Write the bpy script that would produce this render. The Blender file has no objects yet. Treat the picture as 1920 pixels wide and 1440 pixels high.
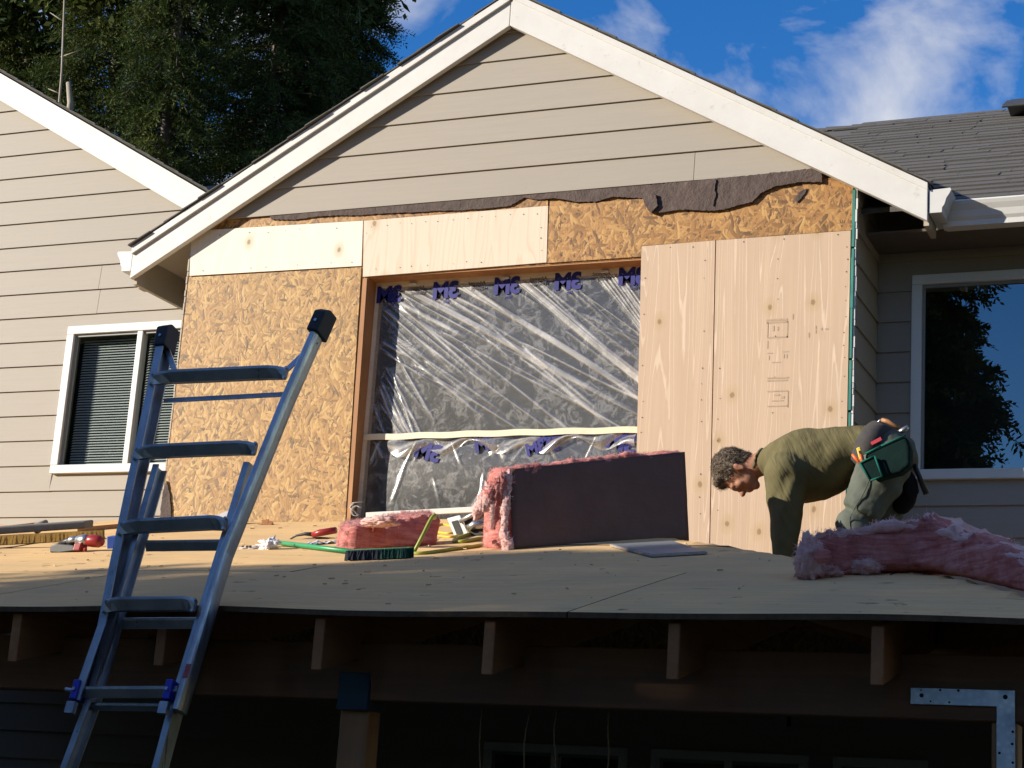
import bpy, math, random
import numpy as np
from mathutils import Vector, Matrix, noise as mnoise

random.seed(7)
SC = bpy.context.scene
COL = SC.collection

# ------------------------------------------------------------------ camera
FPX = 3448.99
YAW, PITCH, ROLL = (math.radians(a) for a in (23.6453, 14.1150, 3.8209))
EYE = Vector((0, 0, 1.6))
FW = Vector((-math.sin(YAW)*math.cos(PITCH), math.cos(YAW)*math.cos(PITCH), math.sin(PITCH)))
RT0 = Vector((math.cos(YAW), math.sin(YAW), 0))
UP0 = RT0.cross(FW)
RT = RT0*math.cos(ROLL) + UP0*math.sin(ROLL)
UP = -RT0*math.sin(ROLL) + UP0*math.cos(ROLL)
cd = bpy.data.cameras.new('camera')
cam = bpy.data.objects.new('camera', cd)
COL.objects.link(cam)
cd.sensor_width = 36.0
cd.lens = 36.0*FPX/1920.0
cd.clip_start = 0.1
cd.clip_end = 2000
cam.matrix_world = Matrix(((RT.x, UP.x, -FW.x, EYE.x), (RT.y, UP.y, -FW.y, EYE.y), (RT.z, UP.z, -FW.z, EYE.z), (0, 0, 0, 1)))
SC.camera = cam


def ray(px, py):
    return RT*((px-960)/FPX) - UP*((py-720)/FPX) + FW


def at(px, py, Y):
    """point of the place on the vertical plane y = Y (measured off the photograph)"""
    d = ray(px, py)
    return EYE + d*(Y/d.y)


# ------------------------------------------------------------------ light
SUN_TO = Vector((-1.5, -1.0, 0.58)).normalized()
SUN_EL = math.asin(SUN_TO.z)
SUN_AZ = math.atan2(SUN_TO.x, SUN_TO.y)
sl = bpy.data.lights.new('sun', 'SUN')
sun = bpy.data.objects.new('sun', sl)
COL.objects.link(sun)
sl.energy = 5.0
sl.angle = math.radians(0.55)
sl.color = (1.0, 0.905, 0.765)
sun.rotation_euler = (-SUN_TO).to_track_quat('-Z', 'Y').to_euler()
sun.location = (-12, -8, 14)

W = bpy.data.worlds.new('World')
SC.world = W
W.use_nodes = True
wt = W.node_tree
wt.nodes.clear()


def wn(typ, ins=None, **kw):
    n = wt.nodes.new('ShaderNode'+typ)
    for k, v in kw.items():
        setattr(n, k, v)
    for k, v in (ins or {}).items():
        s = n.inputs[k]
        if isinstance(v, bpy.types.NodeSocket):
            wt.links.new(v, s)
        else:
            s.default_value = v
    return n


SKY_STRENGTH = 0.115
sky = wn('TexSky', sky_type='NISHITA', sun_disc=False, sun_elevation=SUN_EL, sun_rotation=SUN_AZ % (2*math.pi),
         altitude=300.0, air_density=1.0, dust_density=0.0, ozone_density=2.0)
hs = wn('HueSaturation', {'Hue': 0.515, 'Saturation': 1.42, 'Value': 1.0, 'Color': sky.outputs[0]})
tcw = wn('TexCoord')
mp = wn('Mapping', {'Vector': tcw.outputs['Generated'], 'Location': (8.85, 7.16, 0.0), 'Scale': (1.0, 1.0, 1.35)})
n1 = wn('TexNoise', {'Vector': mp.outputs[0], 'Scale': 5.6, 'Detail': 10.0, 'Roughness': 0.56, 'Distortion': 0.30})
n2 = wn('TexNoise', {'Vector': mp.outputs[0], 'Scale': 13.0, 'Detail': 7.0, 'Roughness': 0.55, 'Distortion': 0.4})
nm = wn('Math', {0: n2.outputs[0], 1: 0.85, 2: -0.425}, operation='MULTIPLY_ADD')
ns = wn('Math', {0: n1.outputs[0], 1: nm.outputs[0]}, operation='ADD')
cr = wn('ValToRGB', {0: ns.outputs[0]})
cr.color_ramp.elements[0].position = 0.46
cr.color_ramp.elements[0].color = (0, 0, 0, 1)
cr.color_ramp.elements[1].position = 0.78
cr.color_ramp.elements[1].color = (1, 1, 1, 1)
clm = wn('Math', {0: cr.outputs[0], 1: 0.78}, operation='MULTIPLY')
CLOUD = 5.0
mixc = wn('Mix', data_type='RGBA')
wt.links.new(clm.outputs[0], mixc.inputs[0])
wt.links.new(hs.outputs[0], mixc.inputs[6])
mixc.inputs[7].default_value = (CLOUD*1.0, CLOUD*0.985, CLOUD*0.97, 1)
bg = wn('Background', {'Color': mixc.outputs[2], 'Strength': SKY_STRENGTH})
wo = wn('OutputWorld', {0: bg.outputs[0]})

SC.view_settings.view_transform = 'Standard'
SC.view_settings.look = 'None'
SC.view_settings.gamma = 1.0
SC.view_settings.exposure = 0.65
SC.cycles.max_bounces = 8
SC.cycles.transparent_max_bounces = 16
SC.cycles.caustics_reflective = False
SC.cycles.caustics_refractive = False
SC.cycles.sample_clamp_indirect = 4.0


# ------------------------------------------------------------------ material helper
class NT:
    def __init__(s, name):
        s.m = bpy.data.materials.new(name)
        s.m.use_nodes = True
        s.t = s.m.node_tree
        s.t.nodes.clear()
        s.out = s.t.nodes.new('ShaderNodeOutputMaterial')
        s.tc = s.n('TexCoord')
        s.obj = s.tc.outputs['Object']
        s.rnd = s.n('ObjectInfo').outputs['Random']

    def n(s, typ, ins=None, **kw):
        n = s.t.nodes.new('ShaderNode'+typ)
        for k, v in kw.items():
            setattr(n, k, v)
        for k, v in (ins or {}).items():
            s.set(n.inputs[k], v)
        return n

    def set(s, sock, v):
        if isinstance(v, bpy.types.NodeSocket):
            s.t.links.new(v, sock)
        elif isinstance(v, (tuple, list)) and len(v) == 3 and sock.type == 'RGBA':
            sock.default_value = (*v, 1)
        else:
            sock.default_value = v

    def noise(s, vec=None, scale=5.0, detail=4.0, rough=0.55, dist=0.0, out=0):
        return s.n('TexNoise', {'Vector': vec or s.obj, 'Scale': scale, 'Detail': detail, 'Roughness': rough, 'Distortion': dist}).outputs[out]

    def map(s, vec=None, scale=(1, 1, 1), rot=(0, 0, 0), loc=(0, 0, 0)):
        return s.n('Mapping', {'Vector': vec or s.obj, 'Scale': scale, 'Rotation': rot, 'Location': loc}).outputs[0]

    def offs(s, vec=None, k=37.0):
        """shift the coordinates by a per-object random amount"""
        a = s.math('MULTIPLY', s.rnd, k)
        return s.n('VectorMath', {0: vec or s.obj, 1: s.n('CombineXYZ', {0: a, 1: a, 2: a}).outputs[0]}, operation='ADD').outputs[0]

    def math(s, op, a, b=0.0, c=0.0):
        n = s.n('Math', {0: a, 1: b, 2: c}, operation=op)
        return n.outputs[0]

    def ramp(s, fac, stops, interp='LINEAR'):
        n = s.n('ValToRGB', {0: fac})
        cr = n.color_ramp
        cr.interpolation = interp
        while len(cr.elements) < len(stops):
            cr.elements.new(0.5)
        for e, (p, c) in zip(cr.elements, stops):
            e.position = p
            e.color = (*c, 1) if isinstance(c, (tuple, list)) else (c, c, c, 1)
        return n.outputs[0]

    def mix(s, fac, a, b, blend='MIX'):
        n = s.n('Mix', data_type='RGBA', blend_type=blend)
        s.set(n.inputs[0], fac)
        s.set(n.inputs[6], a)
        s.set(n.inputs[7], b)
        return n.outputs[2]

    def bump(s, h, strength=0.3, dist=0.01):
        return s.n('Bump', {'Height': h, 'Strength': strength, 'Distance': dist}).outputs[0]

    def bsdf(s, col, rough=0.6, normal=None, **ins):
        d = {'Base Color': col, 'Roughness': rough}
        if normal is not None:
            d['Normal'] = normal
        for k, v in ins.items():
            d[k.replace('_', ' ')] = v
        return s.n('BsdfPrincipled', d).outputs[0]

    def done(s, shader):
        s.t.links.new(shader, s.out.inputs[0])
        return s.m


def plain(name, col, rough=0.6, nscale=30.0, namt=0.15, **ins):
    """a plain painted or moulded surface with a little uneven tone and relief"""
    m = NT(name)
    f = m.noise(m.offs(), nscale, 5.0, 0.6)
    f2 = m.noise(m.offs(), nscale*0.12, 3.0, 0.6)
    f = m.math('ADD', m.math('MULTIPLY', f, 0.6), m.math('MULTIPLY', f2, 0.4))
    c = m.mix(m.ramp(f, [(0.3, 0.0), (0.7, 1.0)]), tuple(v*(1-namt) for v in col), tuple(min(1, v*(1+namt)) for v in col))
    return m.done(m.bsdf(c, rough, m.bump(f, 0.15, 0.004), **ins))


MAT = {}


def make_materials():
    # fibre cement siding: beige paint, faint streaks along the board, each board a touch different
    m = NT('siding_paint')
    v = m.offs()
    st = m.noise(m.map(v, (1.5, 1.5, 40)), 2.0, 5, 0.6)
    big = m.noise(v, 1.2, 3, 0.6)
    grain = m.noise(m.map(v, (3, 3, 60)), 6.0, 4, 0.65)
    c = m.mix(m.ramp(st, [(0.3, 0.0), (0.7, 1.0)]), (0.318, 0.280, 0.231), (0.346, 0.305, 0.252))
    c = m.mix(m.ramp(big, [(0.35, 0.0), (0.7, 0.5)]), c, (0.318, 0.284, 0.236))
    spots = m.noise(v, 55.0, 2, 0.5)
    c = m.mix(m.ramp(spots, [(0.73, 0.0), (0.78, 0.35)]), c, (0.16, 0.13, 0.10))
    c = m.mix(m.math('MULTIPLY', m.rnd, 0.30), c, (0.300, 0.266, 0.220))
    MAT['siding'] = m.done(m.bsdf(c, 0.62, m.bump(grain, 0.12, 0.003)))

    # white trim paint with wear and small nail holes
    m = NT('white_trim_paint')
    v = m.offs()
    f = m.noise(v, 3.0, 6, 0.7)
    sp = m.n('TexVoronoi', {'Vector': m.map(v, (1, 1, 1)), 'Scale': 5.5}).outputs['Distance']
    c = m.mix(m.ramp(f, [(0.35, 0.0), (0.75, 1.0)]), (0.575, 0.565, 0.54), (0.65, 0.645, 0.63))
    c = m.mix(m.ramp(m.noise(m.map(v, (1, 1, 1)), 16.0, 6, 0.75), [(0.60, 0.0), (0.70, 0.6)]), c, (0.44, 0.42, 0.385))
    c = m.mix(m.ramp(sp, [(0.018, 1.0), (0.03, 0.0)]), c, (0.22, 0.2, 0.18))
    MAT['white'] = m.done(m.bsdf(c, 0.5, m.bump(m.noise(v, 40.0, 5, 0.6), 0.12, 0.003)))
    MAT['vinyl'] = plain('white_vinyl', (0.66, 0.66, 0.64), 0.4, 12, 0.04)
    MAT['gutter'] = plain('gutter_paint', (0.60, 0.60, 0.585), 0.38, 8, 0.06)
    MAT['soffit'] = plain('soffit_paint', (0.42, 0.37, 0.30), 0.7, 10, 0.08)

    # oriented strand board: layers of long flakes turned four ways, the highest flake on top
    def osb(name, tone, dark):
        m = NT(name)
        v = m.offs()
        best_h = best_c = best_e = None
        wv = m.n('VectorMath', {0: v, 1: m.n('VectorMath', {0: m.noise(v, 9.0, 2, 0.5, out=1), 1: (0.03, 0.03, 0.03)}, operation='MULTIPLY').outputs[0]}, operation='ADD').outputs[0]
        for i, a in enumerate((0.12, -0.35, 0.55, -0.85, 1.40)):
            mv = m.map(wv, (1, 1, 1), (0, a, 0), (i*3.7, 0, i*1.9))
            mv = m.map(mv, (64, 8, 13))
            vo = m.n('TexVoronoi', {'Vector': mv, 'Scale': 1.0, 'Randomness': 1.0})
            sx = m.n('SeparateColor', {0: vo.outputs['Color']})
            h, cval = sx.outputs[0], sx.outputs[1]
            if best_h is None:
                best_h, best_c, best_e = h, cval, vo.outputs['Distance']
            else:
                g = m.math('GREATER_THAN', h, best_h)
                best_c = m.n('Mix', {0: g, 2: best_c, 3: cval}).outputs[0]
                best_e = m.n('Mix', {0: g, 2: best_e, 3: vo.outputs['Distance']}).outputs[0]
                best_h = m.math('MAXIMUM', h, best_h)
        c = m.ramp(best_c, [(0.0, tuple(t*0.36 for t in tone)), (0.16, tuple(t*0.66 for t in tone)), (0.5, tone), (0.76, (tone[0]*1.18, tone[1]*1.28, tone[2]*1.5)), (1.0, (tone[0]*1.42, tone[1]*1.70, tone[2]*2.1))])
        # dark gaps and burnt resin flecks
        fl = m.noise(m.map(v, (26, 10, 16)), 1.0, 4, 0.6)
        c = m.mix(m.ramp(fl, [(0.61, 0.0), (0.67, 0.8)]), c, dark)
        c = m.mix(m.ramp(best_e, [(0.70, 0.0), (1.0, 0.35)]), c, dark)
        patch = m.noise(v, 2.2, 4, 0.6)
        c = m.mix(m.ramp(patch, [(0.35, 0.45), (0.62, 0.0)]), c, m.mix(1.0, c, (0.86, 0.74, 0.58), 'MULTIPLY'))
        hh = m.math('SUBTRACT', best_h, m.math('MULTIPLY', best_e, 0.6))
        return m.done(m.bsdf(c, 0.55, m.bump(hh, 0.35, 0.004)))
    MAT['osb'] = osb('strand_board', (0.375, 0.205, 0.056), (0.085, 0.036, 0.010))
    MAT['osb_old'] = osb('weathered_strand_board', (0.35, 0.172, 0.044), (0.10, 0.038, 0.010))

    # fir plywood: contour lines of a stretched noise give the cathedral grain
    def ply(name, base, line, k=9.0, knots=True, sx=2.3, sz=0.30, pale=None):
        m = NT(name)
        v = m.offs()
        mv = m.map(v, (sx, sx, sz))
        nz = m.noise(mv, 1.6, 2.0, 0.45, 0.4)
        nz2 = m.noise(m.map(v, (18, 18, 1.6)), 2.0, 4, 0.6)
        w = m.math('ADD', m.math('MULTIPLY', nz, k*2.2), m.math('MULTIPLY', nz2, 0.55))
        fr = m.math('FRACT', w)
        c = m.ramp(fr, [(0.0, base), (0.45, tuple(b*0.97 for b in base)), (0.72, tuple(b*0.93 for b in base)), (0.80, line), (0.88, line), (0.93, tuple(b*0.92 for b in base)), (1.0, base)])
        c = m.mix(m.ramp(m.noise(m.map(v, (55, 55, 2.2)), 1.0, 4, 0.6), [(0.35, 0.0), (0.75, 0.5)]), c, tuple(b*0.84 for b in base))
        c = m.mix(m.ramp(m.noise(v, 1.8, 3, 0.6), [(0.4, 0.0), (0.75, 0.35)]), c, pale or tuple(b*0.86 for b in base))
        if knots:
            sv = m.n('SeparateXYZ', {0: v})
            vv = m.n('CombineXYZ', {0: sv.outputs[0], 1: m.math('MULTIPLY', sv.outputs[2], 0.72)}).outputs[0]
            kd = m.n('TexVoronoi', {'Vector': vv, 'Scale': 3.4, 'Randomness': 0.9}, voronoi_dimensions='2D')
            kc = m.n('SeparateColor', {0: kd.outputs['Color']}).outputs[0]
            on = m.math('GREATER_THAN', kc, 0.28)
            nd = m.math('ADD', kd.outputs['Distance'], m.math('MULTIPLY', m.noise(v, 22, 3, 0.6), 0.05))
            halo = m.math('MULTIPLY', m.ramp(nd, [(0.05, 1.0), (0.20, 0.0)]), on)
            c = m.mix(m.math('MULTIPLY', halo, 0.55), c, (0.42, 0.29, 0.135))
            core = m.math('MULTIPLY', m.ramp(nd, [(0.055, 1.0), (0.075, 0.0)]), on)
            c = m.mix(m.math('MULTIPLY', core, 0.72), c, (0.20, 0.125, 0.055))
        return m.done(m.bsdf(c, 0.6, m.bump(fr, 0.10, 0.002)))
    MAT['ply'] = ply('fir_plywood', (0.535, 0.390, 0.270), (0.66, 0.515, 0.385), 12.0, True, 3.0, 0.13)
    MAT['ply_pale'] = ply('pale_plywood', (0.70, 0.585, 0.455), (0.62, 0.48, 0.35), 8.0)
    MAT['ply_white'] = ply('sanded_plywood', (0.80, 0.735, 0.62), (0.76, 0.68, 0.54), 4.0, True)

    # roof deck plywood: grain runs along the sheet (x), dirt, feet, old splits
    m = NT('deck_plywood')
    v = m.offs()
    st = m.noise(m.map(v, (1.0, 16, 16)), 2.0, 5, 0.62, 0.3)
    c = m.ramp(st, [(0.25, (0.66, 0.42, 0.195)), (0.5, (0.78, 0.52, 0.245)), (0.75, (0.84, 0.58, 0.29))])
    c = m.mix(m.ramp(m.noise(v, 1.5, 5, 0.65), [(0.35, 0.55), (0.65, 0.0)]), c, (0.50, 0.36, 0.21))
    cr_ = m.noise(m.map(v, (2.2, 30, 30)), 1.5, 4, 0.6)
    c = m.mix(m.ramp(cr_, [(0.70, 0.0), (0.76, 0.5)]), c, (0.12, 0.08, 0.05))
    c = m.mix(m.ramp(m.noise(v, 26, 3, 0.6), [(0.70, 0.0), (0.76, 0.5)]), c, (0.15, 0.11, 0.08))
    c = m.mix(m.ramp(m.noise(v, 7, 4, 0.7), [(0.40, 0.0), (0.8, 0.4)]), c, (0.54, 0.40, 0.25))
    chk = m.noise(m.map(v, (5.0, 2.6, 2.6)), 2.4, 3, 0.55)
    chk2 = m.noise(m.map(v, (2.0, 9.0, 9.0)), 1.3, 5, 0.7)
    c = m.mix(m.ramp(m.math('MULTIPLY', chk, chk2), [(0.37, 0.0), (0.41, 0.7)]), c, (0.13, 0.085, 0.05))
    spl = m.noise(m.map(v, (0.7, 7.0, 7.0)), 3.1, 2, 0.5)
    c = m.mix(m.ramp(spl, [(0.73, 0.0), (0.76, 0.7)]), c, (0.10, 0.065, 0.04))
    MAT['deck'] = m.done(m.bsdf(c, 1.0, m.bump(st, 0.25, 0.004), Specular_IOR_Level=0.0))
    MAT['plyedge'] = plain('plywood_edge', (0.115, 0.075, 0.045), 0.9, 60, 0.4, Specular_IOR_Level=0.05)

    # framing lumber
    def lumber(name, a, b, axis=0):
        m = NT(name)
        v = m.offs()
        s = [26, 26, 26]
        s[axis] = 1.6
        g = m.noise(m.map(v, tuple(s)), 1.0, 5, 0.6, 0.6)
        c = m.mix(m.ramp(g, [(0.3, 0.0), (0.7, 1.0)]), a, b)
        c = m.mix(m.ramp(m.noise(v, 3.0, 4, 0.65), [(0.4, 0.0), (0.75, 0.5)]), c, tuple(x*0.6 for x in a))
        return m.done(m.bsdf(c, 0.68, m.bump(g, 0.25, 0.003)))
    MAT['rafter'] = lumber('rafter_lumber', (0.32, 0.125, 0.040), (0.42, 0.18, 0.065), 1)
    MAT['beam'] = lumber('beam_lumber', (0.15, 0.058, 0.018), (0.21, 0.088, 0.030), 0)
    MAT['post'] = lumber('post_lumber', (0.34, 0.155, 0.06), (0.46, 0.22, 0.09), 2)
    MAT['cedar'] = lumber('cedar_lumber', (0.36, 0.165, 0.062), (0.46, 0.235, 0.10), 2)
    MAT['plank'] = lumber('red_plank', (0.44, 0.205, 0.125), (0.54, 0.27, 0.17), 2)
    MAT['stake'] = lumber('stake_lumber', (0.40, 0.20, 0.09), (0.50, 0.27, 0.13), 0)
    MAT['trimwood'] = lumber('primed_jamb', (0.70, 0.62, 0.49), (0.78, 0.70, 0.57), 0)

    # tar felt left on the wall
    m = NT('tar_felt')
    f = m.noise(m.obj, 14, 6, 0.65)
    g = m.noise(m.obj, 90, 3, 0.6)
    c = m.ramp(f, [(0.3, (0.050, 0.031, 0.025)), (0.6, (0.083, 0.055, 0.046)), (0.8, (0.125, 0.088, 0.075))])
    MAT['felt'] = m.done(m.bsdf(c, 0.75, m.bump(m.math('ADD', f, m.math('MULTIPLY', g, 0.25)), 0.6, 0.02)))

    # asphalt shingle with mineral grains
    m = NT('asphalt_shingle')
    v = m.offs()
    g = m.noise(v, 260, 2, 0.7)
    b = m.noise(v, 5, 4, 0.6)
    c = m.mix(m.ramp(g, [(0.35, 0.0), (0.7, 1.0)]), (0.066, 0.063, 0.060), (0.135, 0.129, 0.122))
    c = m.mix(m.math('MULTIPLY', m.rnd, 0.4), c, (0.085, 0.081, 0.077))
    c = m.mix(m.ramp(b, [(0.4, 0.0), (0.8, 0.35)]), c, (0.11, 0.105, 0.096))
    MAT['shingle'] = m.done(m.bsdf(c, 0.85, m.bump(g, 0.5, 0.004)))
    MAT['vent'] = plain('roof_vent_metal', (0.05, 0.05, 0.05), 0.5, 20, 0.2)

    # window glass: reflects the trees and sky, the dark room shows faintly through
    def glass(name, refl):
        m = NT(name)
        fr = m.math('POWER', m.n('LayerWeight', {'Blend': 0.5}).outputs['Facing'], 4.0)
        f = m.math('ADD', m.math('MULTIPLY', fr, 0.6), refl)
        wob = m.bump(m.noise(m.obj, 1.3, 2, 0.5), 0.04, 0.01)
        gl = m.n('BsdfGlossy', {'Color': (0.95, 0.97, 1.0), 'Roughness': 0.0, 'Normal': wob}).outputs[0]
        tr = m.n('BsdfTransparent', {'Color': (0.72, 0.76, 0.76)}).outputs[0]
        return m.done(m.n('MixShader', {0: f, 1: tr, 2: gl}).outputs[0])
    MAT['glass'] = glass('window_glass', 0.12)
    MAT['glass_low'] = glass('coated_window_glass', 0.20)
    MAT['soffit_shade'] = plain('shade_toned_soffit', (0.115, 0.092, 0.075), 0.8, 10, 0.1)  # beige soffit with the eave's shade put into its colour
    MAT['dark'] = plain('dark_room', (0.012, 0.012, 0.014), 0.9, 5, 0.2)
    MAT['blind'] = plain('mini_blind', (0.74, 0.77, 0.75), 0.6, 10, 0.08)
    MAT['teal'] = plain('green_flashing_paper', (0.03, 0.20, 0.16), 0.55, 9, 0.35)
    MAT['galv'] = None
    m = NT('galvanised_steel')
    vo = m.n('TexVoronoi', {'Vector': m.obj, 'Scale': 55.0})
    c = m.mix(m.ramp(vo.outputs['Distance'], [(0.1, 0.0), (0.6, 1.0)]), (0.62, 0.66, 0.70), (0.48, 0.53, 0.58))
    c = m.mix(m.ramp(m.noise(m.obj, 12, 4, 0.7), [(0.45, 0.0), (0.75, 0.6)]), c, (0.36, 0.40, 0.44))
    MAT['galv'] = m.done(m.bsdf(c, m.ramp(m.noise(m.obj, 20, 4, 0.7), [(0.3, 0.30), (0.7, 0.55)]), None, Metallic=0.85))
    MAT['bluemetal'] = plain('blue_painted_bracket', (0.014, 0.040, 0.058), 0.5, 14, 0.3, Metallic=0.3)
    # ladder aluminium
    m = NT('brushed_aluminium')
    g = m.noise(m.map(m.obj, (60, 60, 3)), 1.0, 5, 0.6)
    d = m.noise(m.obj, 9, 5, 0.7)
    c = m.mix(m.ramp(d, [(0.4, 0.0), (0.75, 0.75)]), (0.50, 0.51, 0.53), (0.26, 0.27, 0.29))
    MAT['alu'] = m.done(m.bsdf(c, m.ramp(g, [(0.3, 0.27), (0.7, 0.48)]), m.bump(g, 0.10, 0.002), Metallic=0.90))
    MAT['rubber'] = plain('black_rubber', (0.010, 0.010, 0.011), 0.55, 40, 0.3)
    MAT['blueplastic'] = plain('blue_plastic', (0.02, 0.03, 0.42), 0.4, 20, 0.15)
    # ground and foliage
    m = NT('yard_ground')
    f = m.noise(m.obj, 0.8, 6, 0.65)
    c = m.ramp(f, [(0.35, (0.085, 0.090, 0.045)), (0.55, (0.14, 0.125, 0.075)), (0.75, (0.17, 0.135, 0.09))])
    MAT['ground'] = m.done(m.bsdf(c, 0.9, m.bump(m.noise(m.obj, 18, 4, 0.7), 0.6, 0.05)))

    def leaf(name, a, b, c3):
        m = NT(name)
        f = m.noise(m.obj, 1.1, 3, 0.6)
        g = m.noise(m.obj, 9.0, 2, 0.6)
        c = m.ramp(m.math('ADD', m.math('MULTIPLY', f, 0.65), m.math('MULTIPLY', g, 0.35)), [(0.36, a), (0.52, b), (0.66, c3)])
        d = m.bsdf(c, 0.7, None, Specular_IOR_Level=0.12)
        t = m.n('BsdfTranslucent', {'Color': c}).outputs[0]
        return m.done(m.n('MixShader', {0: 0.22, 1: d, 2: t}).outputs[0])
    MAT['leaf'] = leaf('redwood_needles', (0.020, 0.036, 0.010), (0.050, 0.070, 0.016), (0.115, 0.125, 0.026))
    MAT['leaf2'] = leaf('cedar_sprays', (0.018, 0.034, 0.013), (0.034, 0.056, 0.018), (0.065, 0.088, 0.024))
    MAT['bark'] = lumber('conifer_bark', (0.050, 0.036, 0.028), (0.10, 0.075, 0.055), 2)
    MAT['deadwood'] = lumber('dead_wood', (0.24, 0.20, 0.155), (0.34, 0.29, 0.23), 2)


make_materials()


# ------------------------------------------------------------------ object helpers
def thing(name, loc, label, cat, group=None):
    o = bpy.data.objects.new(name, None)
    o.empty_display_size = 0.1
    COL.objects.link(o)
    o.location = loc
    o['label'] = label
    o['category'] = cat
    if group:
        o['group'] = group
    return o


def root_loc(p):
    while p.parent is not None:
        p = p.parent
    return Vector(p.location)


def link(name, me, mat, parent=None, smooth=False, kind=None):
    o = bpy.data.objects.new(name, me)
    COL.objects.link(o)
    if mat is not None:
        me.materials.append(MAT[mat] if isinstance(mat, str) else mat)
    if parent is not None:
        o.parent = parent
    if smooth:
        me.polygons.foreach_set('use_smooth', [True]*len(me.polygons))
    if kind:
        o['kind'] = kind
    return o


def mesh(name, verts, faces, mat, parent=None, smooth=False, kind=None):
    """one mesh object; verts are given in world space and stored relative to the thing's base"""
    if parent is not None:
        r = root_loc(parent)
        verts = [(v[0]-r.x, v[1]-r.y, v[2]-r.z) for v in verts]
    me = bpy.data.meshes.new(name)
    me.from_pydata([tuple(v) for v in verts], [], faces)
    me.update()
    return link(name, me, mat, parent, smooth, kind)


class B:
    """collects solids into one mesh"""
    def __init__(s):
        s.v, s.f = [], []

    def add(s, vs, fs):
        o = len(s.v)
        s.v += [tuple(v) for v in vs]
        s.f += [tuple(i+o for i in f) for f in fs]
        return s

    def box(s, x0, x1, y0, y1, z0, z1):
        vs = [(x, y, z) for z in (z0, z1) for y in (y0, y1) for x in (x0, x1)]
        return s.add(vs, [(0, 2, 3, 1), (4, 5, 7, 6), (0, 1, 5, 4), (2, 6, 7, 3), (0, 4, 6, 2), (1, 3, 7, 5)])

    def obox(s, c, ax, ay, az):
        """box from a centre and three half-axis vectors"""
        c, ax, ay, az = Vector(c), Vector(ax), Vector(ay), Vector(az)
        vs = [c+ax*i+ay*j+az*k for k in (-1, 1) for j in (-1, 1) for i in (-1, 1)]
        return s.add(vs, [(0, 2, 3, 1), (4, 5, 7, 6), (0, 1, 5, 4), (2, 6, 7, 3), (0, 4, 6, 2), (1, 3, 7, 5)])

    def prism(s, poly, d):
        """closed polygon (3-D points) pushed along vector d"""
        n = len(poly)
        poly = [Vector(p) for p in poly]
        d = Vector(d)
        vs = poly + [p+d for p in poly]
        fs = [tuple(range(n)), tuple(range(2*n-1, n-1, -1))]
        fs += [(i, n+i, n+(i+1) % n, (i+1) % n) for i in range(n)]
        return s.add(vs, fs)

    def tube(s, pts, rad, seg=8, closed_ends=True, flat=1.0, up=(0, 0, 1)):
        pts = [Vector(p) for p in pts]
        n = len(pts)
        rs = rad if isinstance(rad, (list, tuple)) else [rad]*n
        rings = []
        for i, p in enumerate(pts):
            t = (pts[min(i+1, n-1)]-pts[max(i-1, 0)]).normalized()
            u = Vector(up)
            if abs(t.dot(u)) > 0.95:
                u = Vector((1, 0, 0)) if abs(t.x) < 0.9 else Vector((0, 1, 0))
            a = t.cross(u).normalized()
            b = a.cross(t).normalized()
            rings.append([p + a*math.cos(2*math.pi*k/seg)*rs[i] + b*math.sin(2*math.pi*k/seg)*rs[i]*flat for k in range(seg)])
        vs = [q for r in rings for q in r]
        fs = []
        for i in range(n-1):
            for k in range(seg):
                k2 = (k+1) % seg
                fs.append((i*seg+k, i*seg+k2, (i+1)*seg+k2, (i+1)*seg+k))
        if closed_ends:
            fs.append(tuple(range(seg-1, -1, -1)))
            fs.append(tuple((n-1)*seg+k for k in range(seg)))
        return s.add(vs, fs)

    def build(s, name, mat, parent=None, smooth=False, kind=None):
        return mesh(name, s.v, s.f, mat, parent, smooth, kind)


def bevel(o, w=0.004, seg=2):
    md = o.modifiers.new('soft_edge', 'BEVEL')
    md.width = w
    md.segments = seg
    md.limit_method = 'ANGLE'
    return o


def slab(name, poly_xz, y0, y1, mat, parent):
    return B().prism([(x, y0, z) for x, z in poly_xz], (0, y1-y0, 0)).build(name, mat, parent)


def pxz(pts, Y):
    """photo measurements -> (x, z) on the wall plane y = Y"""
    out = []
    for p in pts:
        q = at(p[0], p[1], Y)
        out.append((q.x, q.z))
    return out

# ------------------------------------------------------------------ the yard
gv = [(-90, -90, 0), (90, -90, 0), (90, 120, 0), (-90, 120, 0)]
g = mesh('ground', gv, [(0, 1, 2, 3)], 'ground', kind='structure')

# ------------------------------------------------------------------ the house
YW, YB = 9.50, 10.08          # face of the projecting bay, face of the walls beside it
EXP = 0.178                   # siding exposure
XL, XR = -6.47, -2.17         # corners of the bay
RX, RZ, RS = -4.30, 6.455, 0.571      # ridge x, lower edge of the rake at the ridge, slope
RH = 0.215                    # rake board height (vertical)

house = thing('house', (-4.3, 12.0, 0), 'beige sided house with a stripped gable bay, white rake boards and grey shingle roof', 'house')


def part(name, parent=house):
    """an empty-free part that groups its own pieces: a real mesh is always given instead"""
    return parent


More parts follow.
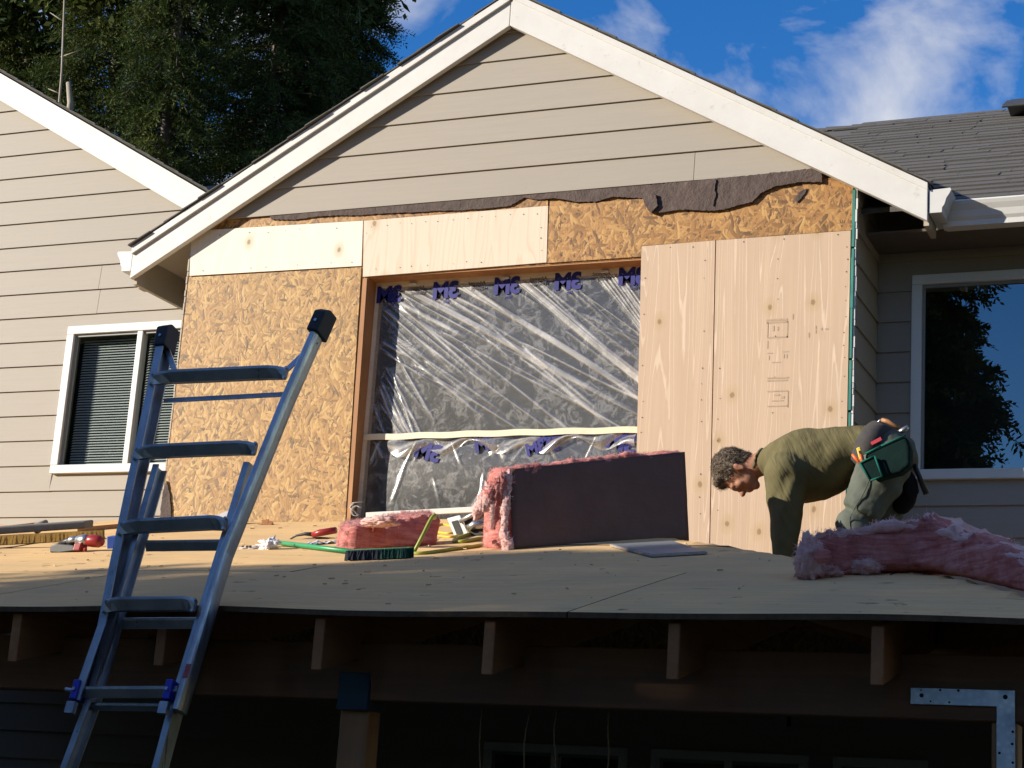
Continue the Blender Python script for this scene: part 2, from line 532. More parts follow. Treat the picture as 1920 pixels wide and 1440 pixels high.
def lap_board(parent, x0, x1, zb, y, x0t=None, x1t=None, h=EXP+0.022, name='siding_board', side=None):
    """one lap siding board; side=None faces -y on the plane y, otherwise faces +x on the plane x=side (x0,x1 then run along y)"""
    x0t = x0 if x0t is None else x0t
    x1t = x1 if x1t is None else x1t
    jit = random.uniform(-0.0015, 0.0015)
    nb, nt = 0.021, 0.008
    prof = [(x0, nb, zb+jit), (x1, nb, zb+jit), (x1t, nt, zb+h), (x0t, nt, zb+h),
            (x0, nb-0.010, zb+jit), (x1, nb-0.010, zb+jit), (x1t, 0.001, zb+h), (x0t, 0.001, zb+h)]
    if side is None:
        vs = [(u, y-n, z) for u, n, z in prof]
    else:
        vs = [(side+n, u, z) for u, n, z in prof]
    fs = [(0, 1, 2, 3), (7, 6, 5, 4), (0, 4, 5, 1), (1, 5, 6, 2), (2, 6, 7, 3), (3, 7, 4, 0)]
    if side is not None:
        pass
    return mesh(name, vs, fs, 'siding', parent)


def split_runs(x0, x1, joints):
    xs = [x0] + sorted(j for j in joints if x0+0.05 < j < x1-0.05) + [x1]
    return [(a + (0.0015 if i else 0), b - (0.0015 if i < len(xs)-2 else 0)) for i, (a, b) in enumerate(zip(xs[:-1], xs[1:]))]


def lap_wall(parent, x0, x1, z0, z1, y, base, holes=(), joints={}, clip=None, side=None):
    k = 0
    zb = base
    while zb < z1:
        zt = zb+EXP
        if zt > z0:
            spans = [(x0, x1)]
            for hx0, hx1, hz0, hz1 in holes:
                if zb < hz1 and zt > hz0:
                    ns = []
                    for a, b in spans:
                        if a < hx0:
                            ns.append((a, min(b, hx0)))
                        if b > hx1:
                            ns.append((max(a, hx1), b))
                    spans = ns
                    if zb < hz0 < zt:
                        lap_board(parent, hx0, hx1, zb, y, h=hz0-zb, side=side)
                    if zb < hz1 < zt:
                        lap_board(parent, hx0, hx1, hz1, y, h=zt+0.02-hz1, side=side)
            for a, b in spans:
                for c, d in split_runs(a, b, joints.get(k, ())):
                    if clip:
                        lim_b, lim_t = clip(zb), clip(zt+0.02)
                        c2, d2 = max(c, lim_b[0]), min(d, lim_b[1])
                        ct, dt = max(c, lim_t[0]), min(d, lim_t[1])
                        if d2-c2 < 0.02 or dt < ct:
                            if d2-c2 < 0.02:
                                continue
                            ct = dt = (ct+dt)/2
                        lap_board(parent, c2, d2, zb, y, ct, dt, side=side)
                    else:
                        lap_board(parent, c, d, zb, y, side=side)
        zb += EXP
        k += 1


# -- bay wall: the backing boards that show under the felt
bay = B()
OX0, OX1, OZ1 = -5.168, -3.352, 4.925       # rough opening
bay.box(XL+0.004, OX0, YW, YW+0.09, 2.55, 5.40)
bay.box(OX1, XR-0.012, YW, YW+0.09, 2.55, 5.40)
bay.box(OX0, OX1, YW, YW+0.09, OZ1, 5.40)
bay.box(OX0, OX1, YW, YW+0.09, 2.55, 3.36)
bay.prism([(XL+0.02, YW, 5.40), (XR-0.02, YW, 5.40), (RX, YW, 6.62)], (0, 0.09, 0))
baywall = bay.build('bay_wall', 'osb_old', house)


def gclip(z):
    hw = (RZ+0.06-z)/RS
    return (RX-hw, RX+hw)


zb = 5.370
gj = {0: (at(1304, 300, YW).x,)}
lap_wall(baywall, -7.0, -1.6, 5.3, 6.50, YW-0.002, 5.370, joints=gj, clip=gclip)

# sheathing panels nailed to the bay (corner positions measured off the photograph)
def panel(name, pts, mat, lift=0.012, y=YW):
    return slab(name, pxz(pts, YW), y-lift, y-0.001, mat, baywall)


panel('plywood_panel', [(361, 434), (682, 415), (679, 499.5), (357, 518)], 'ply_white', 0.011)
panel('plywood_panel', [(684, 415), (1029, 387), (1026, 493), (682, 520)], 'ply_pale', 0.012)
panel('osb_panel', [(356, 521), (679, 502), (648, 990), (302, 990)], 'osb', 0.011)
panel('osb_panel', [(1031, 388), (1222, 372), (1600, 330), (1601, 432), (1203, 462), (1203, 482), (1027, 494)], 'osb_old', 0.010)
panel('plywood_panel', [(1204, 463), (1342, 452), (1330, 1060), (1190, 1060)], 'ply', 0.012)
panel('plywood_panel', [(1344, 452), (1596, 433.5), (1584, 1060), (1332, 1060)], 'ply', 0.0125)
panel('cedar_strip', [(681, 523), (689, 522), (657, 985), (649, 985)], 'cedar', 0.006)

# nail heads along the panel edges
nb = B()
def nails(p, q, n):
    a, b = at(*p, YW), at(*q, YW)
    for i in range(n):
        t = (i+0.5)/n + random.uniform(-0.15, 0.15)/n
        c = a.lerp(b, t)
        x, z = c.x+random.uniform(-0.006, 0.006), c.z+random.uniform(-0.006, 0.006)
        r = random.uniform(0.0025, 0.0042)
        if random.random() < 0.3:
            continue
        nb.add([(x+r*math.cos(k*math.pi/3), YW-0.0142, z+r*math.sin(k*math.pi/3)) for k in range(6)], [(5, 4, 3, 2, 1, 0)])
nails((690, 426), (1022, 400), 13); nails((690, 506), (1020, 484), 13); nails((690, 430), (688, 505), 4); nails((1018, 400), (1016, 480), 4)
nails((366, 445), (676, 425), 10); nails((363, 510), (674, 492), 10); nails((365, 535), (672, 515), 9); nails((362, 560), (318, 950), 12); nails((668, 530), (640, 950), 14); nails((520, 530), (490, 940), 11)
nails((1590, 450), (1580, 800), 13); nails((1322, 470), (1314, 980), 15); nails((1212, 480), (1205, 830), 11); nails((1356, 470), (1345, 980), 12); nails((1215, 470), (1590, 442), 11); nails((1462, 470), (1450, 800), 9)
nails((1040, 480), (1190, 470), 6); nails((1040, 398), (1190, 385), 5)
nb.build('nail_head', plain('nail_steel', (0.055, 0.045, 0.04), 0.5, 30, 0.2), baywall, kind='stuff')

# faint grade stamp printed on the sheet: ruled boxes and ticks
st = B()
def stamp(px0, py0, px1, py1):
    a, b = at(px0, py0, YW), at(px1, py1, YW)
    st.add([(a.x, YW-0.0139, b.z), (b.x, YW-0.0139, b.z), (b.x, YW-0.0139, a.z), (a.x, YW-0.0139, a.z)], [(0, 1, 2, 3)])
for (a, b, c, d) in [(1438, 600, 1478, 601.5), (1438, 605, 1478, 606), (1440, 606, 1441, 634), (1477, 603, 1478, 634), (1440, 633, 1478, 634), (1440, 663, 1450, 664), (1468, 660, 1480, 661), (1448, 680, 1465, 681),
                     (1440, 709, 1480, 710.3), (1440, 714, 1478, 715), (1440, 734, 1478, 735), (1478, 734, 1479, 765), (1448, 752, 1470, 753), (1440, 762, 1478, 763), (1440, 640, 1441, 655), (1450, 612, 1453, 622), (1458, 614, 1461, 621), (1471, 665, 1472, 673), (1476, 665, 1477, 673), (1443, 668, 1444, 676),
                     (1487, 590, 1489, 600), (1517, 625, 1519, 634), (1530, 612, 1532, 618), (1530, 620, 1532, 626), (1540, 616, 1543, 620), (1548, 617, 1554, 619), (1453, 740, 1463, 743), (1465, 744, 1472, 748)]:
    stamp(a, b, c, d)
st.build('grade_stamp', plain('stamp_ink', (0.41, 0.295, 0.20), 0.7, 30, 0.2), baywall, kind='stuff')

# torn tar felt hanging below the last siding board
def felt(pts, lift, name='felt_strip'):
    q0 = pxz(pts, YW)
    q = []
    for i, (a, b) in enumerate(zip(q0, q0[1:]+q0[:1])):
        ln = math.hypot(b[0]-a[0], b[1]-a[1])
        m_ = max(1, int(ln/0.011))
        for k in range(m_):
            t = k/m_
            j = 0.0026 if k else 0.001
            q.append((a[0]+(b[0]-a[0])*t+random.uniform(-j, j), a[1]+(b[1]-a[1])*t+random.uniform(-j, j)))
    n = len(q)
    vs, fs = [], []
    top = [i for i in range(n)]
    b = B()
    front = [(x, YW-lift-0.007*abs(mnoise.noise(Vector((x*5, z*5, 3)))), z) for x, z in q]
    b.add(front, [tuple(range(n))])
    back = [(x, YW-0.013, z) for x, z in q]
    b.add(back, [])
    b.f += [(i, (i+1) % n, n+(i+1) % n, n+i) for i in range(n)]
    return b.build(name, 'felt', baywall)
random.seed(3)
def rag(a, b, n, amp):
    out = []
    for i in range(1, n):
        t = i/n
        out.append((a[0]+(b[0]-a[0])*t, a[1]+(b[1]-a[1])*t+random.uniform(-amp, amp)))
    return out
low1 = [(960, 392)]+rag((960, 392), (720, 402), 5, 2)+[(720, 402)]+rag((720, 402), (515, 415), 5, 2)+[(512, 413)]
felt([(505, 402), (760, 384), (1010, 364), (1222, 346), (1224, 374), (1150, 371), (1120, 380), (1088, 381), (1040, 373), (1010, 376), (985, 372), (958, 388)]+low1[1:], 0.017)
felt([(1215, 350), (1400, 333), (1542, 317), (1544, 345), (1505, 344), (1482, 348), (1455, 353), (1428, 366), (1413, 382), (1390, 387), (1360, 396), (1335, 398), (1290, 396), (1262, 398), (1240, 402), (1222, 400), (1212, 388), (1208, 372)], 0.028)
felt([(1222, 372), (1234, 369), (1238, 390), (1226, 403), (1219, 398), (1216, 384)], 0.045, 'felt_flap')
felt([(1491, 378), (1500, 362), (1515, 355), (1511, 366), (1496, 381)], 0.016, 'felt_scrap')
felt([(1339, 340), (1346, 340), (1343, 360), (1346, 366), (1341, 390), (1337, 372)], 0.036, 'felt_flap')
# exposed older strip of board edge below the felt, left
panel('osb_panel', [(385, 432), (412, 413), (700, 393), (960, 372), (1028, 366), (1028, 386), (684, 414), (390, 432)], 'osb_old', 0.006)

# right-hand corner: teal paper edge and the torn ends of the return siding
random.seed(11)
tb = B()
z0 = 3.05
while z0 < 5.22:
    h = min(random.uniform(0.06, 0.42), 5.24-z0)
    tb.box(XR-0.010-random.uniform(0, 0.003), XR+0.002+random.uniform(-0.001, 0.002), YW-0.008-random.uniform(0, 0.010), YW+0.02, z0, z0+h-random.choice((0.0, 0.0, 0.012)))
    z0 += h
tb.build('flashing_paper', 'teal', baywall)
lb = B()
z = 3.05
while z < 5.36:
    h = random.uniform(0.03, 0.09)
    w = random.uniform(0.003, 0.010)
    lb.box(XR+0.004, XR+0.008+w, YW-0.006-random.uniform(0, 0.004), YW+0.012, z, z+h-0.003)
    z += h
lb.build('torn_board_end', 'vinyl', baywall)
lb = B()
z = 3.3
while z < 5.2:
    h = random.uniform(0.03, 0.09)
    lb.box(XL-0.006, XL+0.004, YW-0.006-random.uniform(0, 0.006), YW+0.09, z, z+h-0.004)
    z += h
lb.build('torn_board_end', 'soffit', baywall)

# -- opening: jambs, window frame, head clips, dark behind
jb = B()
jb.box(OX0-0.02, OX0+0.006, YW+0.003, YW+0.15, 3.30, OZ1)
jb.box(OX0+0.006, OX1, YW+0.003, YW+0.15, OZ1-0.008, OZ1+0.006)
jb.box(OX1-0.004, OX1+0.02, YW+0.003, YW+0.15, 3.30, OZ1)
opening = jb.build('window_opening', 'cedar', house)
fb = B()
YF = YW+0.108
FX0 = at(713, 530, YW+0.116).x
FZ1 = at(713, 541, YW+0.116).z
fb.box(OX0+0.006, FX0+0.004, YF, YF+0.05, 3.30, OZ1-0.008)
fb.box(FX0+0.004, OX1-0.004, YF, YF+0.05, FZ1-0.002, OZ1-0.008)
fb.box(OX1-0.03, OX1-0.004, YF, YF+0.05, 3.30, OZ1-0.098)
fb.build('frame', 'trimwood', opening)
for px in (775, 948, 1133):
    q = at(px, 520, YF)
    c = B()
    zc = OZ1-0.034
    c.box(q.x-0.020, q.x+0.016, YF-0.012, YF-0.001, zc-0.004, zc+0.010)
    c.box(q.x+0.016, q.x+0.028, YF-0.020, YF-0.001, zc-0.002, zc+0.006)
    bevel(c.build('clip', 'vinyl', opening), 0.002)
B().box(OX0-0.3, OX1+0.3, YW+0.36, YW+0.40, 2.6, 5.2).build('room_dark', 'dark', opening)

# -- rake boards and roof of the bay
def rake(xa, za, xb, zb_, y0, y1, mat='white', name='rake_board', h=RH, zoff=0.0):
    """board between (xa,za) and (xb,zb): lower edge, plumb cut ends"""
    return slab(name, [(xa, za+zoff), (xb, zb_+zoff), (xb, zb_+zoff+h), (xa, za+zoff+h)], y0, y1, mat, house)


XE0, XE1 = -6.86, -1.757
ze0, ze1 = RZ-RS*(RX-XE0), RZ-RS*(XE1-RX)
bevel(rake(XE0, ze0, RX-0.004, RZ-0.004*RS, 9.422, 9.462), 0.003)
bevel(rake(RX+0.003, RZ-0.004*RS, XE1, ze1, 9.416, 9.462), 0.003)
rake(XE0, ze0, RX-0.004, RZ, 9.404, 9.4205, name='rake_trim', h=0.050, zoff=RH-0.052)
rake(RX+0.003, RZ, XE1, ze1, 9.407, 9.4145, name='rake_trim', h=0.040, zoff=RH-0.042)
# packing strip between rake and siding
rake(-6.50, RZ-RS*(RX+6.50)+0.018, RX-0.01, RZ+0.018, 9.463, 9.496, mat='soffit', name='rake_packing', h=RH-0.04)
rake(RX+0.01, RZ+0.018, -2.10, RZ-RS*(-2.10-RX)+0.018, 9.463, 9.496, mat='soffit', name='rake_packing', h=RH-0.04)

# -- roofs
rb = B()
zt = RZ+RH
rb.prism([(RX, 9.43, zt+0.004), (XE0-0.01, 9.43, zt+0.004-RS*(RX-XE0+0.01)), (XE0-0.01, 9.43, zt-0.016-RS*(RX-XE0+0.01)), (RX, 9.43, zt-0.016)], (0, 3.2, 0))
rb.prism([(RX, 9.43, zt+0.004), (RX, 9.43, zt-0.016), (XE1+0.01, 9.43, zt-0.016-RS*(XE1-RX+0.01)), (XE1+0.01, 9.43, zt+0.004-RS*(XE1-RX+0.01))], (0, 3.2, 0))
MS = 0.568
def mz(y):
    return 5.165 + MS*(y-9.60)
YR = 13.0
rb.prism([(-2.55, 9.60, mz(9.60)), (-2.55, YR, mz(YR)), (-2.55, YR, mz(YR)-0.03), (-2.55, 9.60, mz(9.60)-0.03)], (6.5, 0, 0))
rb.prism([(-13, 11.6, mz(11.6)), (-13, YR, mz(YR)), (-13, YR, mz(YR)-0.03), (-13, 11.6, mz(11.6)-0.03)], (10.45, 0, 0))
rb.prism([(-13, YR, mz(YR)), (-13, 17, mz(YR)-MS*4), (-13, 17, mz(YR)-MS*4-0.03), (-13, YR, mz(YR)-0.03)], (17, 0, 0))
roof = rb.build('roof', 'shingle', house)
# wing roof slope (its right half is the one that shows)
WZ = lambda x: 6.641-0.572*(x+8.595)
wr = B()
wr.prism([(-6.62, 10.0, WZ(-6.62)+RH+0.004), (-10.6, 10.0, WZ(-10.6)+RH+0.004), (-10.6, 10.0, WZ(-10.6)+RH-0.016), (-6.62, 10.0, WZ(-6.62)+RH-0.016)], (0, 3.4, 0))
wroof = wr.build('wing_roof', 'shingle', house)
bevel(rake(-10.6, WZ(-10.6), -6.60, WZ(-6.60), 10.0, 10.04), 0.003)

# shingle courses: ends show along the rakes of the bay
random.seed(21)
L = math.hypot(1, RS)
dxs = 0.142/L
for sgn, xe in ((-1, XE0), (1, XE1)):
    n = int(abs(xe-RX)/dxs)+1
    for i in range(n):
        xa = xe+sgn*0.02-sgn*i*dxs
        xb = xa-sgn*dxs*1.25
        if sgn*(xb-RX) < 0:
            xb = RX
        z_ = lambda x, d: zt+0.005+d-RS*abs(x-RX)
        j = random.uniform(-0.018, 0.006)
        B().prism([(xa, 9.398+j, z_(xa, 0.004)), (xa, 9.398+j, z_(xa, 0.014)), (xb, 9.398+j, z_(xb, 0.006)), (xb, 9.398+j, z_(xb, 0.0))], (0, 2.9, 0)).build('shingle', 'shingle', roof)
n = int((10.6-6.62)/dxs)
for i in range(n):
    xa = -6.60-i*dxs
    xb = xa-dxs*1.25
    z_ = lambda x, d: WZ(x)+RH+0.005+d
    j = random.uniform(-0.018, 0.006)
    B().prism([(xa, 9.975+j, z_(xa, 0.004)), (xa, 9.975+j, z_(xa, 0.014)), (xb, 9.975+j, z_(xb, 0.006)), (xb, 9.975+j, z_(xb, 0.0))], (0, 3.3, 0)).build('shingle', 'shingle', wroof)

# shingles of the main roof slope, one object each where they can be told apart
LS = math.hypot(1, MS)
sdir = Vector((0, 1/LS, MS/LS))
nrm = Vector((0, -MS/LS, 1/LS))
e = 0.150
variants = {}
def shingle_mesh(w, hgt, th):
    vs = []
    for (u, t) in ((0, 0), (w, 0), (w, hgt), (0, hgt)):
        base = 0.0005 if t == 0 else 0.0
        for lvl in (base, base + (th if t == 0 else 0.002)):
            p = Vector((u, 0, 0)) + sdir*t + nrm*lvl
            vs.append(tuple(p))
    me = bpy.data.meshes.new('shingle')
    me.from_pydata(vs, [], [(1, 3, 5, 7), (0, 6, 4, 2), (0, 2, 3, 1), (2, 4, 5, 3), (4, 6, 7, 5), (6, 0, 1, 7)])
    me.materials.append(MAT['shingle'])
    return me
ncourse = int((YR-9.60)*LS/e)
rl = root_loc(house)
rest = B()
cnt = 0
for k in range(ncourse+1):
    s = k*e - 0.02
    x = -2.75 - random.uniform(0, 0.4)
    while x < 1.6:
        w = random.choice((0.24, 0.31, 0.38, 0.46))
        th = random.choice((0.011, 0.014, 0.017))
        o0 = Vector((x, 9.60, mz(9.60))) + sdir*(s+random.choice((0, 0, -0.004, 0.014, -0.012))) + nrm*0.006
        vis = o0.z > RZ+RH-RS*abs(o0.x+w-RX)-0.05
        key = (w, th)
        if vis and x < -0.62 and cnt < 235:
            if key not in variants:
                variants[key] = shingle_mesh(w-0.0025, e*1.35, th)
            o = bpy.data.objects.new('shingle', variants[key])
            COL.objects.link(o)
            o.parent = roof
            o.location = o0-rl
            cnt += 1
        elif vis or x >= -0.62:
            vs = []
            for (u, t) in ((0, 0), (w-0.0025, 0), (w-0.0025, e*1.35), (0, e*1.35)):
                for lvl in (0.0, th if t == 0 else 0.002):
                    vs.append(o0+Vector((u, 0, 0))+sdir*t+nrm*lvl)
            rest.add(vs, [(1, 3, 5, 7), (0, 6, 4, 2), (0, 2, 3, 1), (2, 4, 5, 3), (4, 6, 7, 5), (6, 0, 1, 7)])
        x += w
rest.build('shingle_field', 'shingle', roof, kind='stuff')
# ridge caps, one per foot
x = -3.4
while x < 1.0:
    c = B()
    for sg in (-1, 1):
        c.prism([(x, YR, mz(YR)+0.022), (x, YR+sg*0.14, mz(YR)+0.022-0.14*MS), (x+0.24, YR+sg*0.14, mz(YR)+0.012-0.14*MS), (x+0.24, YR, mz(YR)+0.012)], (0, 0, -0.006))
    c.build('ridge_cap', 'shingle', roof)
    x += 0.20
# low box vent near the ridge
vp = at(1925, 212, 12.75)
vx = -1.72
v0 = Vector((vx+0.16, 12.70, mz(12.70)))
vb = B()
vb.prism([v0+Vector((-0.22, 0, 0)), v0+Vector((-0.22, 0, 0))+nrm*0.10-sdir*0.16, v0+Vector((-0.22, 0, 0))+nrm*0.13+sdir*0.06, v0+Vector((-0.22, 0, 0))+sdir*0.14], (0.44, 0, 0))
vb.obox(v0-sdir*0.09+nrm*0.115, (0.25, 0, 0), sdir*0.14, nrm*0.010)
vent = bevel(vb.build('roof_vent', 'vent', house), 0.008)

# -- gutters (K profile)
KP = [(0, 0), (0.112, 0.006), (0.118, -0.004), (0.110, -0.022), (0.092, -0.050), (0.082, -0.085), (0.070, -0.102), (0.068, -0.130), (0, -0.130)]
gz = 5.178
def gutter_y(x, sgn, y0, y1):
    b = B()
    b.prism([(x+sgn*u, y0, gz+w) for u, w in KP], (0, y1-y0, 0))
    return b.build('gutter', 'gutter', house)
gutter_y(XE1+0.006, 1, 9.425, 9.70)
gutter_y(XE0-0.006, -1, 9.425, 10.02)
b = B()
b.prism([(-1.71, 9.675-u, 5.158+w) for u, w in KP], (4.2, 0, 0))
b.box(-1.71, 2.5, 9.58, 9.60, 5.151, 5.166)
b.build('gutter', 'gutter', house)
# left downspout stub under the gutter
bevel(B().box(-6.935, -6.885, 9.62, 9.70, 4.99, 5.045).build('gutter_outlet', 'soffit', house), 0.004)
# fascias and soffits
B().box(-1.70, 2.5, 9.676, 9.70, 5.032, 5.14).build('fascia', 'white', house)
B().box(-2.16, 2.5, 9.702, YB-0.03, 5.045, 5.06).build('soffit', 'soffit_shade', house)
B().box(XE0, XE0+0.028, 9.463, 10.05, 4.965, 5.17).build('fascia', 'soffit', house)
B().prism([(XE0+0.03, 9.463, 5.165), (XL+0.02, 9.463, 5.165+RS*(XL+0.02-XE0-0.03)), (XL+0.02, 9.463, 5.180+RS*(XL+0.02-XE0-0.03)), (XE0+0.03, 9.463, 5.180)], (0, 0.60, 0)).build('soffit', 'soffit', house)
B().box(XE1-0.028, XE1, 9.463, 9.68, 4.99, 5.17).build('fascia', 'soffit', house)

# -- walls beside the bay
WL = (-7.775, -6.575, 3.856, 4.896)
WRX0 = -1.958
WR = (WRX0, 0.0, 3.716, 4.905)


def wclip(z):
    return (-12, -8.595+(6.641+0.05-z)/0.572)


wb = B()
wb.box(-10.4, WL[0], YB, YB+0.12, 0, 5.4)
wb.box(WL[1], -6.2, YB, YB+0.12, 0, 5.4)
wb.box(WL[0], WL[1], YB, YB+0.12, 0, WL[2])
wb.box(WL[0], WL[1], YB, YB+0.12, WL[3], 5.4)
wb.prism([(-10.4, YB, 5.4), (-6.6, YB, 5.4), (-10.4, YB, 7.6)], (0, 0.12, 0))
wing = wb.build('wing_wall', 'siding', house)
lap_wall(wing, -9.6, -6.35, 3.0, 7.4, YB, 3.561-0.178*3, holes=[WL], joints={6+3: (at(208, 380, YB).x,), 3+10: (), 8: (), 9+3: (at(208, 380, YB).x,), 3+8: (at(193, 520, YB).x-0.0,)}, clip=wclip)
rw = B()
rw.box(-2.6, WR[0], YB, YB+0.12, 0, 5.4)
rw.box(WR[0], WR[1], YB, YB+0.12, 0, WR[2])
rw.box(WR[0], WR[1], YB, YB+0.12, WR[3], 5.4)
rw.box(WR[1], 2.2, YB, YB+0.12, 0, 5.4)
recess = rw.build('recess_wall', 'siding', house)
lap_wall(recess, XR-0.05, 2.2, 2.3, 5.03, YB, 3.571-0.178*7, holes=[WR])
lap_wall(recess, YW+0.012, YB-0.02, 2.85, 5.2, 0, 3.571-0.178*5, side=XR+0.002)
rt = B()
rt.box(XR-0.012, XR+0.001, YW+0.02, YB, 2.5, 5.38)
rt.build('return_wall', 'siding', house)


# -- windows
def window(x0, x1, z0, z1, y, mull=(), blind=True, fw=0.058, gl='glass'):
    f = B()
    yo, yi = y-0.042, y+0.03
    f.box(x0, x1, yo, yi, z1-fw, z1)
    f.box(x0, x1, yo, yi, z0, z0+fw)
    f.box(x0, x0+fw, yo, yi, z0+fw, z1-fw)
    f.box(x1-fw, x1, yo, yi, z0+fw, z1-fw)
    for mx in mull:
        f.box(mx-0.022, mx+0.022, yo+0.006, yi, z0+fw, z1-fw)
    w = bevel(f.build('window', 'vinyl', house), 0.004)
    s = B()
    xs = [x0+fw]+list(mull)+[x1-fw]
    for a, b_ in zip(xs[:-1], xs[1:]):
        # sash edge just inside the frame
        s.box(a, b_, yo+0.02, yo+0.03, z1-fw-0.018, z1-fw)
        s.box(a, a+0.016, yo+0.02, yo+0.03, z0+fw, z1-fw-0.018)
    s.build('sash', plain('grey_sash', (0.20, 0.21, 0.21), 0.5, 10, 0.1), w)
    for a, b_ in zip(xs[:-1], xs[1:]):
        mesh('pane', [(a, yo+0.032, z0+fw), (b_, yo+0.032, z0+fw), (b_, yo+0.032, z1-fw), (a, yo+0.032, z1-fw)], [(0, 1, 2, 3)], gl, w)
    if blind:
        bl = B()
        z = z0+fw
        while z < z1-fw-0.02:
            for a, b_ in zip(xs[:-1], xs[1:]):
                bl.add([(a+0.02, y+0.055, z), (b_-0.02, y+0.055, z), (b_-0.02, y+0.072, z+0.0145), (a+0.02, y+0.072, z+0.0145)], [(0, 1, 2, 3)])
            z += 0.0185
        bl.build('blind', 'blind', w, kind='stuff')
    dk = B()
    dk.box(x0, x1, y+0.30, y+0.34, z0, z1)
    dk.build('room_dark', 'dark', w)
    return w


window(*WL, YB, mull=(-7.175,))
window(*WR, YB, mull=(-0.95,), blind=False, gl='glass_low')

# -- storey below the porch roof
lw = B()
LWZ = 2.192
lows = []
for (pa, pb) in ((912, 1180), (1225, 1518), (1565, 1742)):
    xa, xb = at(pa, 1400, YB).x, at(pb, 1405, YB).x
    lows.append((xa, xb, 0.9, LWZ))
lap_wall(wing, -9.6, -2.62, 0.2, 3.0, YB, 3.561-0.178*19, holes=lows[:2]+[(-3.0, -2.0, 0.9, LWZ)])
lap_wall(recess, -2.58, 2.2, 0.2, 2.3, YB, 3.571-0.178*19, holes=lows)
for w_ in lows:
    window(*w_, YB, mull=((w_[0]+w_[1])/2,), blind=False, fw=0.05)
# red planks closing the underside of the bay
x = -6.4
while x < XR-0.05:
    w_ = random.uniform(0.125, 0.15)
    B().box(x, x+w_-0.006, YW+0.012, YW+0.03+random.uniform(0, 0.004), 2.50, 3.30).build('plank', 'plank', house)
    x += w_
B().box(XL, XR, YW+0.03, YB, 2.48, 2.50).build('bay_soffit', 'plank', house)

# inside partition so that no daylight shows through the house
B().box(-10.3, 2.1, 10.95, 11.0, 0.02, 5.05).build('partition', 'dark', house)

# ------------------------------------------------------------------ porch roof (hip) in front of the house
DF, DZ, DS = 5.30, 2.317, 0.2605      # front edge y, its height, slope
HIP = [(-4.4, 10.1), (-3.62, 9.5), (-3.10, 8.72), (-2.58, 8.03), (-2.04, 7.46), (-1.85, 7.23), (-1.56, 6.94), (-1.31, 6.70), (-1.19, 6.60), (-0.91, 6.17), (-0.795, 5.95), (-0.63, 5.60), (-0.48, 5.30)]


def hip_y(x):
    if x <= HIP[0][0]:
        return 10.1
    for (a, ya), (b, yb) in zip(HIP[:-1], HIP[1:]):
        if x <= b:
            return ya+(yb-ya)*(x-a)/(b-a)
    return 5.30


def deck_z(x, y):
    yc = hip_y(x)
    d = DS - (0.014*min(1, max(0, (-6.6-x)/1.6)))
    z = DZ + d*(min(y, yc)-DF)
    # plywood sags a little between the rafters and lifts at the front edge
    front = max(0.0, 1-(y-DF)/0.9)
    z += 0.003*front*math.sin(x*2*math.pi/1.22+0.6) + 0.004*math.sin(x*3.1+y*2.3)
    if y > yc:
        z -= 0.02*min(1, (y-yc)/0.5)
    return z


def on_deck(px, py):
    """where the line of sight through a photo pixel meets the porch roof"""
    d = ray(px, py)
    y = 5.3
    while y < 10.2:
        p = EYE + d*(y/d.y)
        if p.z < deck_z(p.x, p.y):
            break
        y += 0.01
    return Vector((p.x, p.y, deck_z(p.x, p.y)))


porch = thing('porch_roof', (-3.2, 7.4, 0), 'low hip porch roof of bare plywood on dark rafters in front of the bay', 'porch roof')

def deck_panel(x0, x1, y0, y1):
    nx, ny = max(2, int((x1-x0)/0.10)), max(2, int((y1-y0)/0.10))
    vs, fs = [], []
    T = 0.018
    dz_ = random.uniform(-0.003, 0.003)
    cx0, cx1 = random.uniform(-0.004, 0.006), random.uniform(-0.004, 0.006)
    for lay in (0, 1):
        for j in range(ny+1):
            for i in range(nx+1):
                x = x0+(x1-x0)*i/nx
                y = y0+(y1-y0)*j/ny
                u_ = (x-x0)/(x1-x0)
                lift_ = (cx0*max(0, 1-u_*6)+cx1*max(0, u_*6-5))*((y-y0)/(y1-y0)) if y0 > 5.4 else 0.0
                vs.append((x, y, deck_z(x, y)-lay*T+(dz_ if y0 > 5.4 else 0.0)+lift_))
    N = (nx+1)*(ny+1)
    for j in range(ny):
        for i in range(nx):
            a = j*(nx+1)+i
            fs.append((a, a+1, a+nx+2, a+nx+1))
            fs.append((N+a, N+a+nx+1, N+a+nx+2, N+a+1))
    for i in range(nx):
        fs.append((i, N+i, N+i+1, i+1))
        a = ny*(nx+1)+i
        fs.append((a, a+1, N+a+1, N+a))
    for j in range(ny):
        a = j*(nx+1)
        fs.append((a, a+nx+1, N+a+nx+1, N+a))
        a = j*(nx+1)+nx
        fs.append((a, N+a, N+a+nx+1, a+nx+1))
    o = mesh('plywood_sheet', vs, fs, 'deck', porch)
    o.data.materials.append(MAT['plyedge'])
    ntop = 2*nx*ny
    o.data.polygons.foreach_set('material_index', [0]*ntop+[1]*(len(fs)-ntop))
    return o


random.seed(5)
rows = [(5.30, 6.49), (6.493, 7.70), (7.703, 8.92), (8.923, 10.06)]
for r, (y0, y1) in enumerate(rows):
    x = -9.4 + (0.75 if r % 2 else 0)
    while x < 0.1:
        x2 = min(x+2.437, 0.10)
        if r == 3 or y1 > YW-0.02:
            # last row stops at the bay
            for a, b_, yy in ((x, min(x2, XL-0.01), y1), (max(x, XL-0.005), min(x2, XR+0.005), YW-0.016), (max(x, XR+0.01), x2, y1)):
                if b_-a > 0.05:
                    deck_panel(a, b_-0.003, y0, yy)
        else:
            deck_panel(x, x2-0.003, y0, y1)
        x += 2.44

